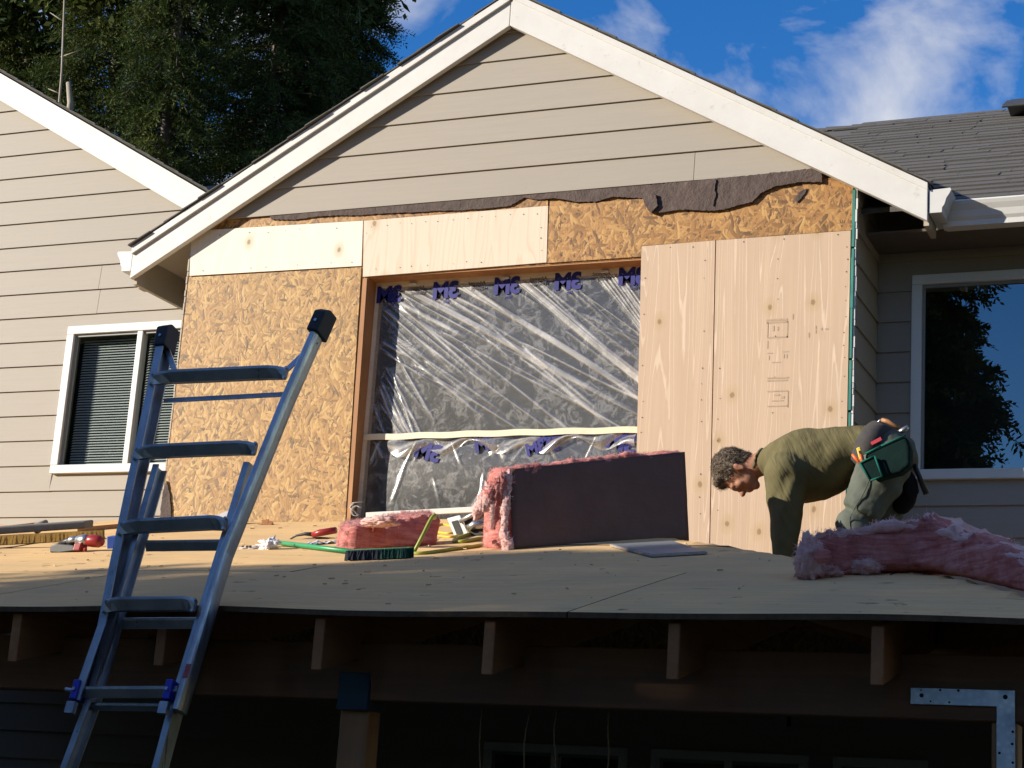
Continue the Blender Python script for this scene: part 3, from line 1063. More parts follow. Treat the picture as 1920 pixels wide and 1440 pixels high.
# rafters, hip rafter, beam, posts
RAFX = [-1.133-0.61*k for k in range(14)]
RAFX[0] = -1.125
for i, x in enumerate(RAFX):
    y1 = min(9.48 if x > XL else 10.05, hip_y(x)-0.05)
    z0 = lambda y: DZ + DS*(y-DF) - 0.034
    w = 0.019
    pts = [(x-w, 5.325, z0(5.325)), (x-w, y1, z0(y1)), (x-w, y1, z0(y1)-0.184), (x-w, 5.325, z0(5.325)-0.170)]
    bevel(B().prism(pts, (2*w, 0, 0)).build('rafter', 'rafter', porch), 0.003, 1)
hb = B()
h0, h1 = Vector((-0.62, 5.55, 0)), Vector((-3.6, 9.46, 0))
for p in (h0, h1):
    p.z = DZ+DS*(p.y-DF)-0.04
dd = (h1-h0); side = Vector((dd.y, -dd.x, 0)).normalized()*0.019
hb.add([h0-side, h0+side, h1+side, h1-side, h0-side-Vector((0, 0, .2)), h0+side-Vector((0, 0, .2)), h1+side-Vector((0, 0, .2)), h1-side-Vector((0, 0, .2))],
       [(0, 1, 2, 3), (7, 6, 5, 4), (0, 4, 5, 1), (1, 5, 6, 2), (2, 6, 7, 3), (3, 7, 4, 0)])
hb.build('hip_rafter', 'rafter', porch)
# jack rafters running to the right-hand eave
for y in (6.2, 6.8, 7.4, 8.0, 8.6, 9.2):
    xh = next(x for x in np.arange(-4, -0.4, 0.02) if hip_y(x) <= y)
    zA = DZ+DS*(min(y, hip_y(xh))-DF)-0.06
    zB = DZ-0.05
    B().prism([(xh+0.04, y-0.019, zA), (-0.06, y-0.019, zB), (-0.06, y-0.019, zB-0.17), (xh+0.04, y-0.019, zA-0.18)], (0, 0.038, 0)).build('rafter', 'rafter', porch)
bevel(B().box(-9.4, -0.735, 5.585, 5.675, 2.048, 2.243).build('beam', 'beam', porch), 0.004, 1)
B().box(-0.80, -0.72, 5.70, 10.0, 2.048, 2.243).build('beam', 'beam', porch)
qa, qb = at(624, 1440, 5.59), at(690, 1440, 5.59)
bevel(B().box(qa.x+0.005, qb.x-0.02, 5.60, 5.69, 0, 2.046).build('post', 'post', porch), 0.004, 1)
q0, q1 = at(1858, 1400, 5.58), at(1908, 1400, 5.58)
bevel(B().box(q0.x, q1.x, 5.589, 5.68, 0, 2.046).build('post', 'post', porch), 0.004, 1)
for x in (-7.6,):
    B().box(x, x+0.09, 5.60, 5.69, 0, 2.046).build('post', 'post', porch)
# blue post cap
u0, u1 = at(624, 1330, 5.58), at(692, 1262, 5.58)
pc = B()
pc.box(qa.x+0.001, qb.x-0.016, 5.577, 5.582, u0.z, u1.z)
pc.box(qb.x-0.0155, qb.x-0.012, 5.577, 5.68, u0.z, u0.z+0.10)
bevel(pc.build('post_cap', 'bluemetal', porch), 0.0015, 1)
# galvanised corner strap on the beam and the right-hand post
Yp = 5.575
a0, a1, a2, a3 = at(1707, 1289, Yp), at(1903, 1293, Yp), at(1868, 1325, Yp), at(1707, 1320, Yp)
L0 = [(a0.x, a0.z), (a1.x, a0.z), (a1.x, a0.z-0.62), (a2.x, a0.z-0.62), (a2.x, a3.z), (a0.x, a3.z)]
strap = B().prism([(x, Yp, z) for x, z in L0], (0, 0.004, 0)).build('corner_strap', 'galv', porch)
bevel(strap, 0.0012, 1)
hd = B()
def disc(c, r, n=12):
    hd.add([(c.x+r*math.cos(2*math.pi*k/n), Yp-0.0012, c.z+r*math.sin(2*math.pi*k/n)) for k in range(n)], [tuple(range(n-1, -1, -1))])
for p, r in [((1728, 1304), .0066), ((1885, 1307), .0072), ((1763, 1294), .0038), ((1797, 1295), .0040), ((1745, 1315), .003), ((1780, 1317), .0034), ((1899, 1372), .004), ((1898, 1395), .0042), ((1874, 1412), .0042), ((1899, 1430), .004), ((1727, 1294), .0025)]:
    disc(at(*p, Yp), r)
hd.build('screw_hole', plain('hole_dark', (0.01, 0.01, 0.01), 0.8), strap)

# twine hanging from the beam
random.seed(9)
for i, (xa, ya, xb, yb) in enumerate([(898, 1322, 918, 1440), (994, 1325, 975, 1445), (1046, 1322, 1037, 1445), (1147, 1326, 1130, 1445)]):
    p, q = at(xa, ya-20, 5.70), at(xb, yb, 5.72)
    q.z -= 0.3
    pts = [p.lerp(q, t/10) + Vector((0.006*math.sin(t*1.3+i), 0.004*math.cos(t*1.7), 0)) for t in range(11)]
    o = B().tube(pts, 0.0028, 6).build('hanging_twine', plain('twine_fibre', (0.20, 0.13, 0.06), 0.9, 90, 0.3), None, True)
    o['label'] = ['tan twine hanging from the beam just left of the low window', 'second strand of tan twine, in front of the left low window', 'thicker tan twine hanging before the middle of the low window', 'tan twine hanging before the right end of the low window'][i]
    o['category'] = 'twine'
    o['group'] = 'strands of twine hanging under the beam'

# ------------------------------------------------------------------ ladder
LSL = 0.25
def lp(px, py):
    """point on the leaning plane of the ladder"""
    d = ray(px, py)
    n = Vector((0, 1, -LSL))
    p0 = Vector((0, 5.235, 2.34))
    return EYE + d*(((p0-EYE).dot(n))/d.dot(n))


lad = thing('ladder', (-3.75, 4.66, 0), 'grey aluminium ladder flared at the top, leaning on the porch roof edge', 'ladder')
LN = Vector((0, -1, LSL)).normalized()          # out of the ladder towards the camera
LU = Vector((0, LSL, 1)).normalized()


def rail(name, pts, w, d, mat='alu', off=0.0, c=0.62):
    """rounded rectangular tube along pts; w across, d along the ladder's normal"""
    pts = [Vector(p)+LN*off for p in pts]
    prof = []
    for k in range(16):
        a = 2*math.pi*(k+0.5)/16
        ca, sa = math.cos(a), math.sin(a)
        prof.append((math.copysign(abs(ca)**c, ca)*w/2, math.copysign(abs(sa)**c, sa)*d/2))
    vs, fs = [], []
    for i, p in enumerate(pts):
        t = (pts[min(i+1, len(pts)-1)]-pts[max(i-1, 0)]).normalized()
        s = t.cross(LN).normalized()
        n_ = s.cross(t).normalized()
        vs += [p+s*a+n_*b for a, b in prof]
    m = 16
    for i in range(len(pts)-1):
        for k in range(m):
            k2 = (k+1) % m
            fs.append((i*m+k, (i+1)*m+k, (i+1)*m+k2, i*m+k2))
    fs.append(tuple(range(m)))
    fs.append(tuple((len(pts)-1)*m+k for k in range(m-1, -1, -1)))
    return mesh(name, vs, fs, mat, lad, False)


def channel(name, pts, w, d, sgn, off=0.0):
    """C section: web on the outer side (sgn), two flanges pointing inwards"""
    pts = [Vector(p)+LN*off for p in pts]
    t_ = 0.006
    prof = [(0, -d/2), (w, -d/2), (w, -d/2+t_), (t_, -d/2+t_), (t_, d/2-t_), (w, d/2-t_), (w, d/2), (0, d/2)]
    vs, fs = [], []
    for i, p in enumerate(pts):
        t = (pts[min(i+1, len(pts)-1)]-pts[max(i-1, 0)]).normalized()
        s = t.cross(LN).normalized()
        s = s if s.x > 0 else -s
        n_ = LN
        vs += [p+s*(-sgn)*(a-w/2)+n_*b for a, b in prof]
    m = len(prof)
    for i in range(len(pts)-1):
        for k in range(m):
            k2 = (k+1) % m
            fs.append((i*m+k, (i+1)*m+k, (i+1)*m+k2, i*m+k2))
    fs.append(tuple(range(m)))
    fs.append(tuple((len(pts)-1)*m+k for k in range(m-1, -1, -1)))
    return mesh(name, vs, fs, 'alu', lad)


RWD, RDP = 0.027, 0.068
Lp = [lp(311, 640), lp(284, 770), lp(252, 920), lp(221, 1070), lp(200, 1180), lp(152, 1318)]
Rp = [lp(601, 612), lp(536, 760), lp(478, 905), lp(424, 1040), lp(388, 1160), lp(336, 1335)]
channel('rail', Lp, RWD+0.004, RDP, -1)
rail('rail', Rp, RWD+0.004, RDP)
iL = [lp(292, 870), lp(162, 1322), lp(118, 1440)]
iR = [lp(462, 866), lp(322, 1322), lp(290, 1440)]
for q in (iL, iR):
    d_ = (q[2]-q[1]).normalized()
    q.append(q[2]+d_*((q[2].z-0.02)/-d_.z))
channel('inner_rail', iL, 0.024, 0.060, -1, off=-0.030)
channel('inner_rail', iR, 0.024, 0.060, 1, off=-0.030)
# rungs: flat topped tube with ends flared and riveted to the rail faces
def rung(a, b, off=0.012, h=0.034, ends=True, name='rung', mat='alu', dd=0.034, drop=0.012):
    a, b = a+LN*off, b+LN*off
    ax = (b-a).normalized()
    upv = LU
    n = 15
    vs, fs = [], []
    prof = [(-dd/2, h/2), (dd/2-0.004, h/2), (dd/2, h/2-0.004), (dd/2-0.001, h/2-0.012), (dd/2-0.020, -h/2), (-dd/2+0.010, -h/2), (-dd/2, -h/2+0.012)]
    for i in range(n):
        t = i/(n-1)
        p = a.lerp(b, t)
        e_ = max(0.0, 1-min(t, 1-t)/0.12) if ends else 0.0
        e_ = e_*e_*(3-2*e_)
        sh = 1-0.30*e_
        for u, v in prof:
            vs.append(p + LN*(u*(1-0.55*e_)+0.008*e_) + upv*(v*(1+0.35*e_)*sh - drop*e_))
    m = len(prof)
    for i in range(n-1):
        for k in range(m):
            k2 = (k+1) % m
            fs.append((i*m+k, i*m+k2, (i+1)*m+k2, (i+1)*m+k))
    fs.append(tuple(range(m-1, -1, -1)))
    fs.append(tuple((n-1)*m+k for k in range(m)))
    r = mesh(name, vs, fs, mat, lad)
    if ends:
        for q in (a, b):
            for dz in (0.008, -0.030):
                c = q+LN*0.010+LU*dz
                B().tube([c, c+LN*0.012], 0.0055, 8).build('rivet', 'alu', r)
    return r


for (pa, pb) in [((296, 716), (547, 705)), ((266, 855), (490, 846)), ((238, 995), (434, 986)), ((210, 1140), (377, 1138))]:
    rung(lp(*pa)+LN*0.016, lp(*pb)+LN*0.016, h=0.044, dd=0.046)
# rungs of the sliding section, just behind
for (pa, pb) in [((262, 1014), (420, 1012)), ((217, 1160), (372, 1159))]:
    rung(lp(*pa), lp(*pb), off=-0.045, h=0.036, ends=False, name='inner_rung', dd=0.028)
lockrung = rung(lp(155, 1300), lp(338, 1300), off=0.010, h=0.036, ends=False, dd=0.030)
rung(lp(162, 1318), lp(322, 1320), off=-0.035, h=0.024, ends=False, name='inner_rung', dd=0.028)
# flat spreader bar under the top rung
a_, b_ = lp(300, 744), lp(541, 731)
B().obox((a_+b_)/2-LN*0.03, (b_-a_)/2, LU*0.0085, LN*0.003).build('spreader_bar', 'alu', lad)
# corner braces at the top rung
for (p, q) in [((593, 640), (531, 703)), ((313, 655), (335, 712))]:
    A, C_ = lp(*p)-LN*0.002, lp(*q)+LN*0.006
    t = (C_-A); s = t.cross(LN).normalized()
    br = B().obox((A+C_)/2, t/2, s*0.010, LN*0.003)
    br.build('brace', 'alu', lad)
A, C_ = lp(575, 668), lp(556, 700)
B().obox((A+C_)/2, (C_-A)/2, Vector((0.005, 0, 0)), LN*0.003).build('brace', 'alu', lad)
# black rubber feet at the flared end
for q, nxt in ((Lp[0], Lp[1]), (Rp[0], Rp[1])):
    t = (q-nxt).normalized()
    s = t.cross(LN).normalized()
    c = q+t*0.012
    ft = B().prism([c-s*0.024-LN*0.042-t*0.055, c-s*0.024+LN*0.042-t*0.050, c-s*0.024+LN*0.042+t*0.030, c-s*0.024+LN*0.012+t*0.052, c-s*0.024-LN*0.042+t*0.050], s*0.048).build('foot', 'rubber', lad)
    bevel(ft, 0.006)
    B().tube([c+LN*0.040-t*0.01, c+LN*0.046-t*0.01], 0.006, 8).build('rivet', 'alu', ft)
# blue locks with pull pins
for (p, sg) in (((153, 1300), -1), ((326, 1300), 1)):
    c = lp(*p)+LN*0.022
    lk = B().obox(c, (0.013, 0, 0), LU*0.034, LN*0.022).build('lock', 'blueplastic', lad)
    bevel(lk, 0.004)
    B().tube([c+Vector((sg*0.012, 0, 0)), c+Vector((sg*0.050, 0, 0.004))], 0.0075, 10).build('pull_pin', 'alu', lk)
    B().tube([c+LN*0.02, c+LN*0.028], 0.006, 10).build('rivet', 'alu', lk)
    B().obox(c-LU*0.062+LN*0.012, (0.016, 0, 0), LU*0.020, LN*0.010).build('rail_clip', 'alu', lad)
# small printed label and rating marks on the right-hand rail
q, q2 = lp(366, 1252), lp(358, 1278)
lbz = B().obox((q+q2)/2+LN*0.035+Vector((-0.003, 0, 0)), (0.010, 0, 0), (q2-q)/2, LN*0.0006)
lbz.build('label', plain('red_label', (0.30, 0.05, 0.06), 0.5, 60, 0.5), lad)

# ------------------------------------------------------------------ plastic film over the window opening
def film_material():
    m = NT('clear_masking_film')
    v = m.obj
    cr1 = m.noise(m.map(v, (1, 1, 1.3)), 26, 6, 0.7, 0.8)
    cr2 = m.noise(v, 80, 4, 0.65, 0.5)
    nb_ = m.bump(m.math('ADD', cr1, m.math('MULTIPLY', cr2, 0.35)), 0.20, 0.006)
    f = m.math('ADD', 0.070, m.math('MULTIPLY', m.ramp(cr1, [(0.52, 0.0), (0.70, 1.0)]), 0.07))
    fo = m.n('Attribute', attribute_name='fold').outputs['Fac']
    patch = m.noise(v, 2.2, 3, 0.6)
    f = m.math('ADD', f, m.math('MULTIPLY', m.math('POWER', fo, 1.6), m.ramp(patch, [(0.30, 0.14), (0.65, 0.50)])))
    f = m.math('ADD', f, m.math('MULTIPLY', m.ramp(m.noise(m.map(v, (1, 1, 1), (0, 0.6, 0)), 11, 5, 0.7, 1.2), [(0.50, 0.0), (0.60, 1.0), (0.66, 0.0)]), 0.17))
    p = m.bsdf((0.80, 0.79, 0.77), 0.5, nb_)
    g = m.n('BsdfGlossy', {'Color': (0.9, 0.9, 0.9), 'Roughness': 0.24, 'Normal': nb_}).outputs[0]
    tr = m.n('BsdfTransparent', {'Color': (0.80, 0.79, 0.77)}).outputs[0]
    a = m.n('MixShader', {0: f, 1: tr, 2: p}).outputs[0]
    return m.done(m.n('MixShader', {0: 0.13, 1: a, 2: g}).outputs[0])
MAT['film'] = film_material()
YFM = YW+0.116
FX1 = OX1-0.006

FILM_Y = []

def film_sheet(z0, z1, folds, label, nx=260, nz=190, sag=0.0):
    rnd = random.Random(len(folds))
    X = np.linspace(FX0, FX1, nx)
    Z = np.linspace(z0, z1, nz)
    xx, zz_ = np.meshgrid(X, Z)
    w_, h_ = FX1-FX0, z1-z0
    H = np.zeros_like(xx)
    for (u0, v0, ang, ln, wd, amp) in folds:
        ox, oz = FX0+u0*w_, z0+v0*h_
        dx, dz = math.cos(ang), -math.sin(ang)
        s = (xx-ox)*dx+(zz_-oz)*dz
        n_ = -(xx-ox)*dz+(zz_-oz)*dx
        n_ = n_ + 0.004*np.sin(s*5+u0*20)
        wv = wd*(0.7+0.6*np.clip(s/ln, 0, 1))
        env = np.clip(s/0.05+0.3, 0, 1)*np.clip((ln-s)/(0.35*ln), 0, 1)
        H += amp*env*np.exp(-(n_/wv)**2)
    ex = np.minimum(np.minimum(xx-FX0, FX1-xx)/0.05, 1)
    H *= np.clip(ex, 0, 1)
    belly = sag*np.sin(np.pi*(xx-FX0)/w_)*np.sin(np.pi*(zz_-z0)/h_)
    yy = YFM - H - belly
    verts = np.stack([xx, yy, zz_], -1).reshape(-1, 3)
    fs = [(j*nx+i, j*nx+i+1, (j+1)*nx+i+1, (j+1)*nx+i) for j in range(nz-1) for i in range(nx-1)]
    FILM_Y.append((z0, z1, X, Z, yy))
    base = Vector(((FX0+FX1)/2, YFM, z0))
    root = thing('plastic_film', base, label, 'plastic film')
    fo = mesh('film', [tuple(v) for v in verts], fs, 'film', root, True)
    at_ = fo.data.attributes.new('fold', 'FLOAT', 'POINT')
    at_.data.foreach_set('value', np.clip(H/0.0045, 0, 1).astype(np.float32).ravel())
    return root


rnd = random.Random(4)
folds = []
def fold(u, v, ang, ln, wd, k=None):
    folds.append((u, v, ang, ln, wd, wd*(k if k is not None else rnd.uniform(0.25, 0.6))))
for k in range(40):
    u = rnd.uniform(-0.05, 1.0)
    ang = math.radians(27 + 33*max(0, u)**1.7 + rnd.uniform(-3, 3))
    fold(u, 1.0+rnd.uniform(-0.01, 0.01), ang, rnd.choice((rnd.uniform(0.2, 0.6), rnd.uniform(0.6, 1.9))), rnd.uniform(0.0045, 0.0095))
for u0 in (0.08, 0.30, 0.50, 0.52, 0.80, 0.83):       # the long bright creases
    for j in range(3):
        fold(u0+0.012*j, 1.0, math.radians(28+34*u0**1.7), rnd.uniform(1.1, 2.0), 0.0075, 0.7)
for k in range(36):
    v = rnd.uniform(0.1, 0.98)
    ang = math.radians(rnd.uniform(48, 68) if v < 0.55 else rnd.uniform(28, 44))
    fold(rnd.uniform(0.0, 0.10), v, ang, rnd.uniform(0.25, 1.1), rnd.uniform(0.0045, 0.0095))
for k in range(16):
    fold(rnd.uniform(0.15, 0.8), rnd.uniform(0.4, 0.9), math.radians(rnd.uniform(26, 40)), rnd.uniform(0.4, 1.5), rnd.uniform(0.006, 0.011))
film_hi = film_sheet(3.945, FZ1, folds, 'upper sheet of clear printed plastic film stretched in diagonal folds over the opening', nx=560, nz=300, sag=0.012)
rnd = random.Random(12)
folds = []
for k in range(20):
    fold(rnd.uniform(0, 1), 1.0, math.radians(rnd.choice((rnd.uniform(35, 75), rnd.uniform(100, 150)))), rnd.uniform(0.08, 0.35), rnd.uniform(0.005, 0.011))
for k in range(5):
    fold(rnd.uniform(0.0, 0.5), rnd.uniform(0.1, 0.7), math.radians(rnd.uniform(20, 150)), rnd.uniform(0.10, 0.40), rnd.uniform(0.005, 0.013))
film_lo = film_sheet(3.40, 3.925, folds, 'lower sheet of crumpled clear plastic film below the cream tape line', nx=300, nz=120, sag=0.03)

# folded-over flap of film along the top of the lower sheet
fl = B()
nx, nz = 120, 14
for j in range(nz):
    for i in range(nx):
        u, t = i/(nx-1), j/(nz-1)
        x = FX0+0.16+u*(FX1-FX0-0.22)
        hem = 0.13*(0.30+0.70*abs(math.sin(u*7.3+0.6)))*(0.75+0.25*math.sin(u*31))
        z = 3.92 - t*hem
        y = YFM-0.012-0.030*math.sin(t*2.4)*(0.6+0.4*math.sin(u*19)) - 0.010*math.sin(u*43+t*5)
        fl.v.append((x, y, z))
fl.f = [(j*nx+i, j*nx+i+1, (j+1)*nx+i+1, (j+1)*nx+i) for j in range(nz-1) for i in range(nx-1)]
hem_o = fl.build('folded_hem', 'film', film_lo, True)
hem_a = hem_o.data.attributes.new('fold', 'FLOAT', 'POINT')
hem_a.data.foreach_set('value', np.array([0.55+0.40*math.sin(i*0.37+j*0.9)*math.sin(i*0.11+1.0) for j in range(nz) for i in range(nx)], np.float32))

# cream tape that joins the two sheets
tp = B()
n = 40
for i in range(n+1):
    x = FX0-0.012+(FX1-FX0+0.02)*i/n
    y = YFM-0.020-0.015*math.sin(math.pi*i/n)
    dz = 0.0025*math.sin(i*0.9)
    tp.v += [(x, y, 3.918+dz), (x, y, 3.955+dz)]
tp.f = [(2*i, 2*i+2, 2*i+3, 2*i+1) for i in range(n)]
tpo = tp.build('masking_tape', plain('cream_tape', (0.74, 0.68, 0.50), 0.6, 25, 0.08))
sd = tpo.modifiers.new('thick', 'SOLIDIFY'); sd.thickness = 0.003
tpo['label'] = 'cream masking tape strip running across the plastic film between upper and lower sheet'
tpo['category'] = 'tape'

# printed marks, seen in reverse through the film
MAT['printblue'] = plain('print_blue', (0.008, 0.010, 0.17), 0.6, 40, 0.3)
MAT['printdark'] = plain('print_dark', (0.05, 0.045, 0.055), 0.6, 40, 0.3)

def text_mesh(body, size, bold=0.0):
    cu = bpy.data.curves.new('print', 'FONT')
    cu.body = body
    cu.size = size
    cu.align_x = 'CENTER'
    cu.align_y = 'CENTER'
    cu.offset = bold
    cu.space_character = 0.92
    o = bpy.data.objects.new('tmp_print', cu)
    COL.objects.link(o)
    bpy.context.view_layer.update()
    me = bpy.data.meshes.new_from_object(o.evaluated_get(bpy.context.evaluated_depsgraph_get()))
    bpy.data.objects.remove(o)
    bpy.data.curves.remove(cu)
    return me

me_logo = text_mesh('3M', 0.140, 0.0065)
me_w = [text_mesh(t, 0.030, 0.0004) for t in ('Advanced', 'Masking', 'Film')]
def put_print(me, px, py, mat, parent, name, dy=0.024, sc=1.0, tilt=0.0, lift=0.002):
    q = at(px, py, YFM-dy)
    r = root_loc(parent)
    m2 = me.copy()
    o = bpy.data.objects.new(name, m2)
    COL.objects.link(o)
    m2.materials.clear()
    m2.materials.append(MAT[mat])
    o.parent = parent
    # mirrored left to right: the print is read from inside
    M4 = Matrix.Translation(q-r) @ Matrix.Rotation(tilt, 4, 'Y') @ Matrix(((-sc, 0, 0, 0), (0, 0, -1, 0), (0, sc, 0, 0), (0, 0, 0, 1)))
    m2.transform(M4)
    for z0, z1, X, Z, yy in FILM_Y:
        best = None
        for v in m2.vertices:
            wx, wz = v.co.x+r.x, v.co.z+r.z
            if z0-0.02 <= wz <= z1+0.001:
                i = int(min(len(X)-2, max(0, (wx-X[0])/(X[1]-X[0]))))
                j = int(min(len(Z)-2, max(0, (wz-Z[0])/(Z[1]-Z[0]))))
                y = yy[max(0, j-3):j+4, max(0, i-3):i+4].min()
                best = y if best is None else min(best, y)
        if best is not None:
            for v in m2.vertices:
                v.co.y = best - lift - r.y
    return o
for i, px in enumerate((730, 836, 951, 1065, 1186)):
    py = 560-(px-730)*0.075
    put_print(me_logo, px, py-6, 'printblue', film_hi, 'printed_logo', dy=0.006)
    put_print(me_w[2], px+2, py+14, 'printblue', film_hi, 'printed_word', dy=0.0061)
for i, px in enumerate((782, 895, 1010, 1128)):
    py = 548-(px-780)*0.076
    put_print(me_w[0], px, py-8, 'printdark', film_hi, 'printed_word', dy=0.0061)
    put_print(me_w[1], px+2, py+1, 'printdark', film_hi, 'printed_word', dy=0.0062)
for i, (px, py, tl, s) in enumerate(((797, 846, 0.25, 1.0), (907, 830, -0.2, 0.85), (1022, 826, 0.1, 0.95), (1160, 826, 0.3, 1.1), (1000, 838, -0.3, .7))):
    put_print(me_logo, px, py, 'printblue', film_lo, 'printed_logo', dy=0.058, sc=s, tilt=tl, lift=0.003)

# ------------------------------------------------------------------ pink insulation
def pink_material(name, a, b, c3):
    m = NT(name)
    v = m.obj
    f = m.noise(m.map(v, (7, 7, 55)), 1.0, 6, 0.65, 0.6)
    g = m.noise(v, 16, 6, 0.7)
    fib = m.noise(v, 150, 3, 0.7)
    c = m.ramp(m.math('ADD', m.math('MULTIPLY', f, 0.6), m.math('MULTIPLY', g, 0.4)), [(0.36, a), (0.50, b), (0.66, c3)])
    nb_ = m.bump(m.math('ADD', m.math('ADD', f, g), m.math('MULTIPLY', fib, 0.5)), 0.5, 0.012)
    d = m.bsdf(c, 0.95, nb_)
    t = m.n('BsdfTranslucent', {'Color': c}).outputs[0]
    return m.done(m.n('MixShader', {0: 0.22, 1: d, 2: t}).outputs[0])
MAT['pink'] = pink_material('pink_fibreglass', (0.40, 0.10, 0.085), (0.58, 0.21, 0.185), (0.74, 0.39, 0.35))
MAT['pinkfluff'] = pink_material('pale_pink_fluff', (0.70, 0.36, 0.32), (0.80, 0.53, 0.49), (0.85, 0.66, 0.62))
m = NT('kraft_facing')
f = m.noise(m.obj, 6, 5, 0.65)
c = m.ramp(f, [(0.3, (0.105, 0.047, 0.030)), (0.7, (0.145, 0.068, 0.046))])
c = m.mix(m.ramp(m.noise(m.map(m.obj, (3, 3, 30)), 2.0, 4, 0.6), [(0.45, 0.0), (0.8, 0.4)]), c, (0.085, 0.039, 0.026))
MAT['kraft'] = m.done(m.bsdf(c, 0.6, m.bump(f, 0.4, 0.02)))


def fbm(p, o=4):
    return mnoise.fractal(p, 0.6, 2.1, o, noise_basis='PERLIN_ORIGINAL')


def batt_mesh(name, path, depth, heights, parent, mat='pink', lean=0.0, amp=1.0, seed=0.0, ring=40, steps=120, close=True, tufts=()):
    """a batt swept along path (points under its front bottom edge); depth = vector to the back"""
    path = [Vector(p) for p in path]
    cum = [0.0]
    for a, b in zip(path[:-1], path[1:]):
        cum.append(cum[-1]+(b-a).length)
    Ltot = cum[-1]

    def samp(seq, s):
        for i in range(len(cum)-1):
            if s <= cum[i+1] or i == len(cum)-2:
                t = (s-cum[i])/(cum[i+1]-cum[i])
                return seq[i]*(1-t)+seq[i+1]*t
    D = Vector(depth)
    vs, fs = [], []
    for i in range(steps+1):
        s = Ltot*i/steps
        p = samp(path, s)
        h = samp(heights, s)
        endk = min(s, Ltot-s)/0.035
        sc = 1.0 if endk >= 1 else math.sqrt(max(0.0, 1-(1-endk)**2))*0.5+0.5
        for k in range(ring):
            a = 2*math.pi*(k+0.5)/ring
            ca, sa = math.cos(a), math.sin(a)
            u = 0.5 - 0.5*math.copysign(abs(ca)**0.35, ca)*sc       # 0 front .. 1 back
            v = 0.5 + 0.5*math.copysign(abs(sa)**0.35, sa)*sc
            q = p + D*u + Vector((0, lean*v, h*v))
            n = Vector((0, -ca, sa*0.9))
            sp = Vector((q.x*4+seed, q.y*4, q.z*34))
            dsp = 0.012*fbm(sp) + 0.018*fbm(Vector((q.x*5, q.y*5+seed, q.z*5))) + 0.003*fbm(Vector((q.x*30, q.y*30+seed, q.z*60)))
            if sa > 0.6:
                dsp += 0.020*abs(fbm(Vector((q.x*13+seed, q.y*13, 2.0))))
                for (ts, tw, th) in tufts:
                    dsp += th*math.exp(-((s-ts)/tw)**2)*(0.75+0.5*fbm(Vector((q.x*40, q.y*40, 1.0))))
            if v < 0.12:
                dsp *= 0.25
            vs.append(q+n*dsp*amp)
    for i in range(steps):
        for k in range(ring):
            k2 = (k+1) % ring
            fs.append((i*ring+k, (i+1)*ring+k, (i+1)*ring+k2, i*ring+k2))
    for base, flip in ((0, 1), (steps*ring, 0)):
        c = sum((vs[base+k] for k in range(ring)), Vector())/ring
        vs.append(c+Vector((random.uniform(-.01, .01), 0, 0)))
        ci = len(vs)-1
        for k in range(ring):
            k2 = (k+1) % ring
            fs.append((ci, base+k, base+k2) if flip else (ci, base+k2, base+k))
    return mesh(name, vs, fs, mat, parent, True), vs


def fuzz(name, pts, parent, n, length=0.022, width=0.0011, seed=1, mat='pinkfluff', up=0.5):
    """loose glass fibres standing off a surface"""
    r = random.Random(seed)
    b = B()
    for _ in range(n):
        p = Vector(r.choice(pts))+Vector((r.uniform(-.006, .006), r.uniform(-.006, .006), r.uniform(-.004, .004)))
        d = Vector((r.gauss(0, 1), r.gauss(-0.4, 0.8), r.gauss(up, 0.8))).normalized()
        s = d.orthogonal().normalized()*width
        L_ = length*r.uniform(0.4, 1.3)
        q = p+d*L_*0.55+Vector((r.gauss(0, 1), r.gauss(0, 1), r.gauss(0, 1)))*L_*0.12
        e_ = p+d*L_+Vector((0, 0, -L_*0.25))
        b.add([p-s, p+s, q+s*0.7, q-s*0.7, e_], [(0, 1, 2, 3), (3, 2, 4)])
    return b.build(name, mat, parent, kind='stuff')


def blob(name, c, r, parent, mat='pinkfluff', seed=0, amp=0.35, n=3, squash=(1, 1, 1), freq=5.0):
    import bmesh
    bm = bmesh.new()
    bmesh.ops.create_icosphere(bm, subdivisions=n, radius=1.0)
    vs = []
    for v in bm.verts:
        d = v.co.normalized()
        k = 1+amp*fbm(d*1.7+Vector((seed, seed*2.1, 0)))+amp*0.6*fbm(d*freq+Vector((seed, 3, seed)))
        vs.append(Vector(c)+Vector((d.x*squash[0], d.y*squash[1], d.z*squash[2]))*r*k)
    fs = [tuple(v.index for v in f.verts) for f in bm.faces]
    bm.free()
    return mesh(name, vs, fs, mat, parent, True), vs


# long batt lying along the hip on the right
Pl = [Vector(at(px, py, y)) for px, py, y in ((1496, 1084, 6.30), (1560, 1079, 6.42), (1640, 1071, 6.52), (1700, 1068, 6.54), (1755, 1073, 6.46), (1870, 1098, 6.20), (1925, 1113, 6.05), (2010, 1142, 5.75))]
long_b = thing('insulation_batt', Pl[0], 'long pink fibreglass batt sagging over the roof hip in front of the bent worker', 'insulation batt', 'pieces of pink insulation on the porch roof')
_, lv = batt_mesh('fibre_body', Pl, (0.10, 0.34, 0.03), [0.145, 0.155, 0.165, 0.170, 0.160, 0.125, 0.105, 0.10], long_b, seed=3.1, steps=170, tufts=((0.52, 0.06, 0.055), (0.70, 0.03, 0.03), (0.80, 0.022, 0.03)), amp=0.9)
rim = [v for v in lv[:-2] if v.z > 0]
ring_ = 40
toprim = [lv[i*ring_+k] for i in range(0, 171) for k in range(9, 14)]
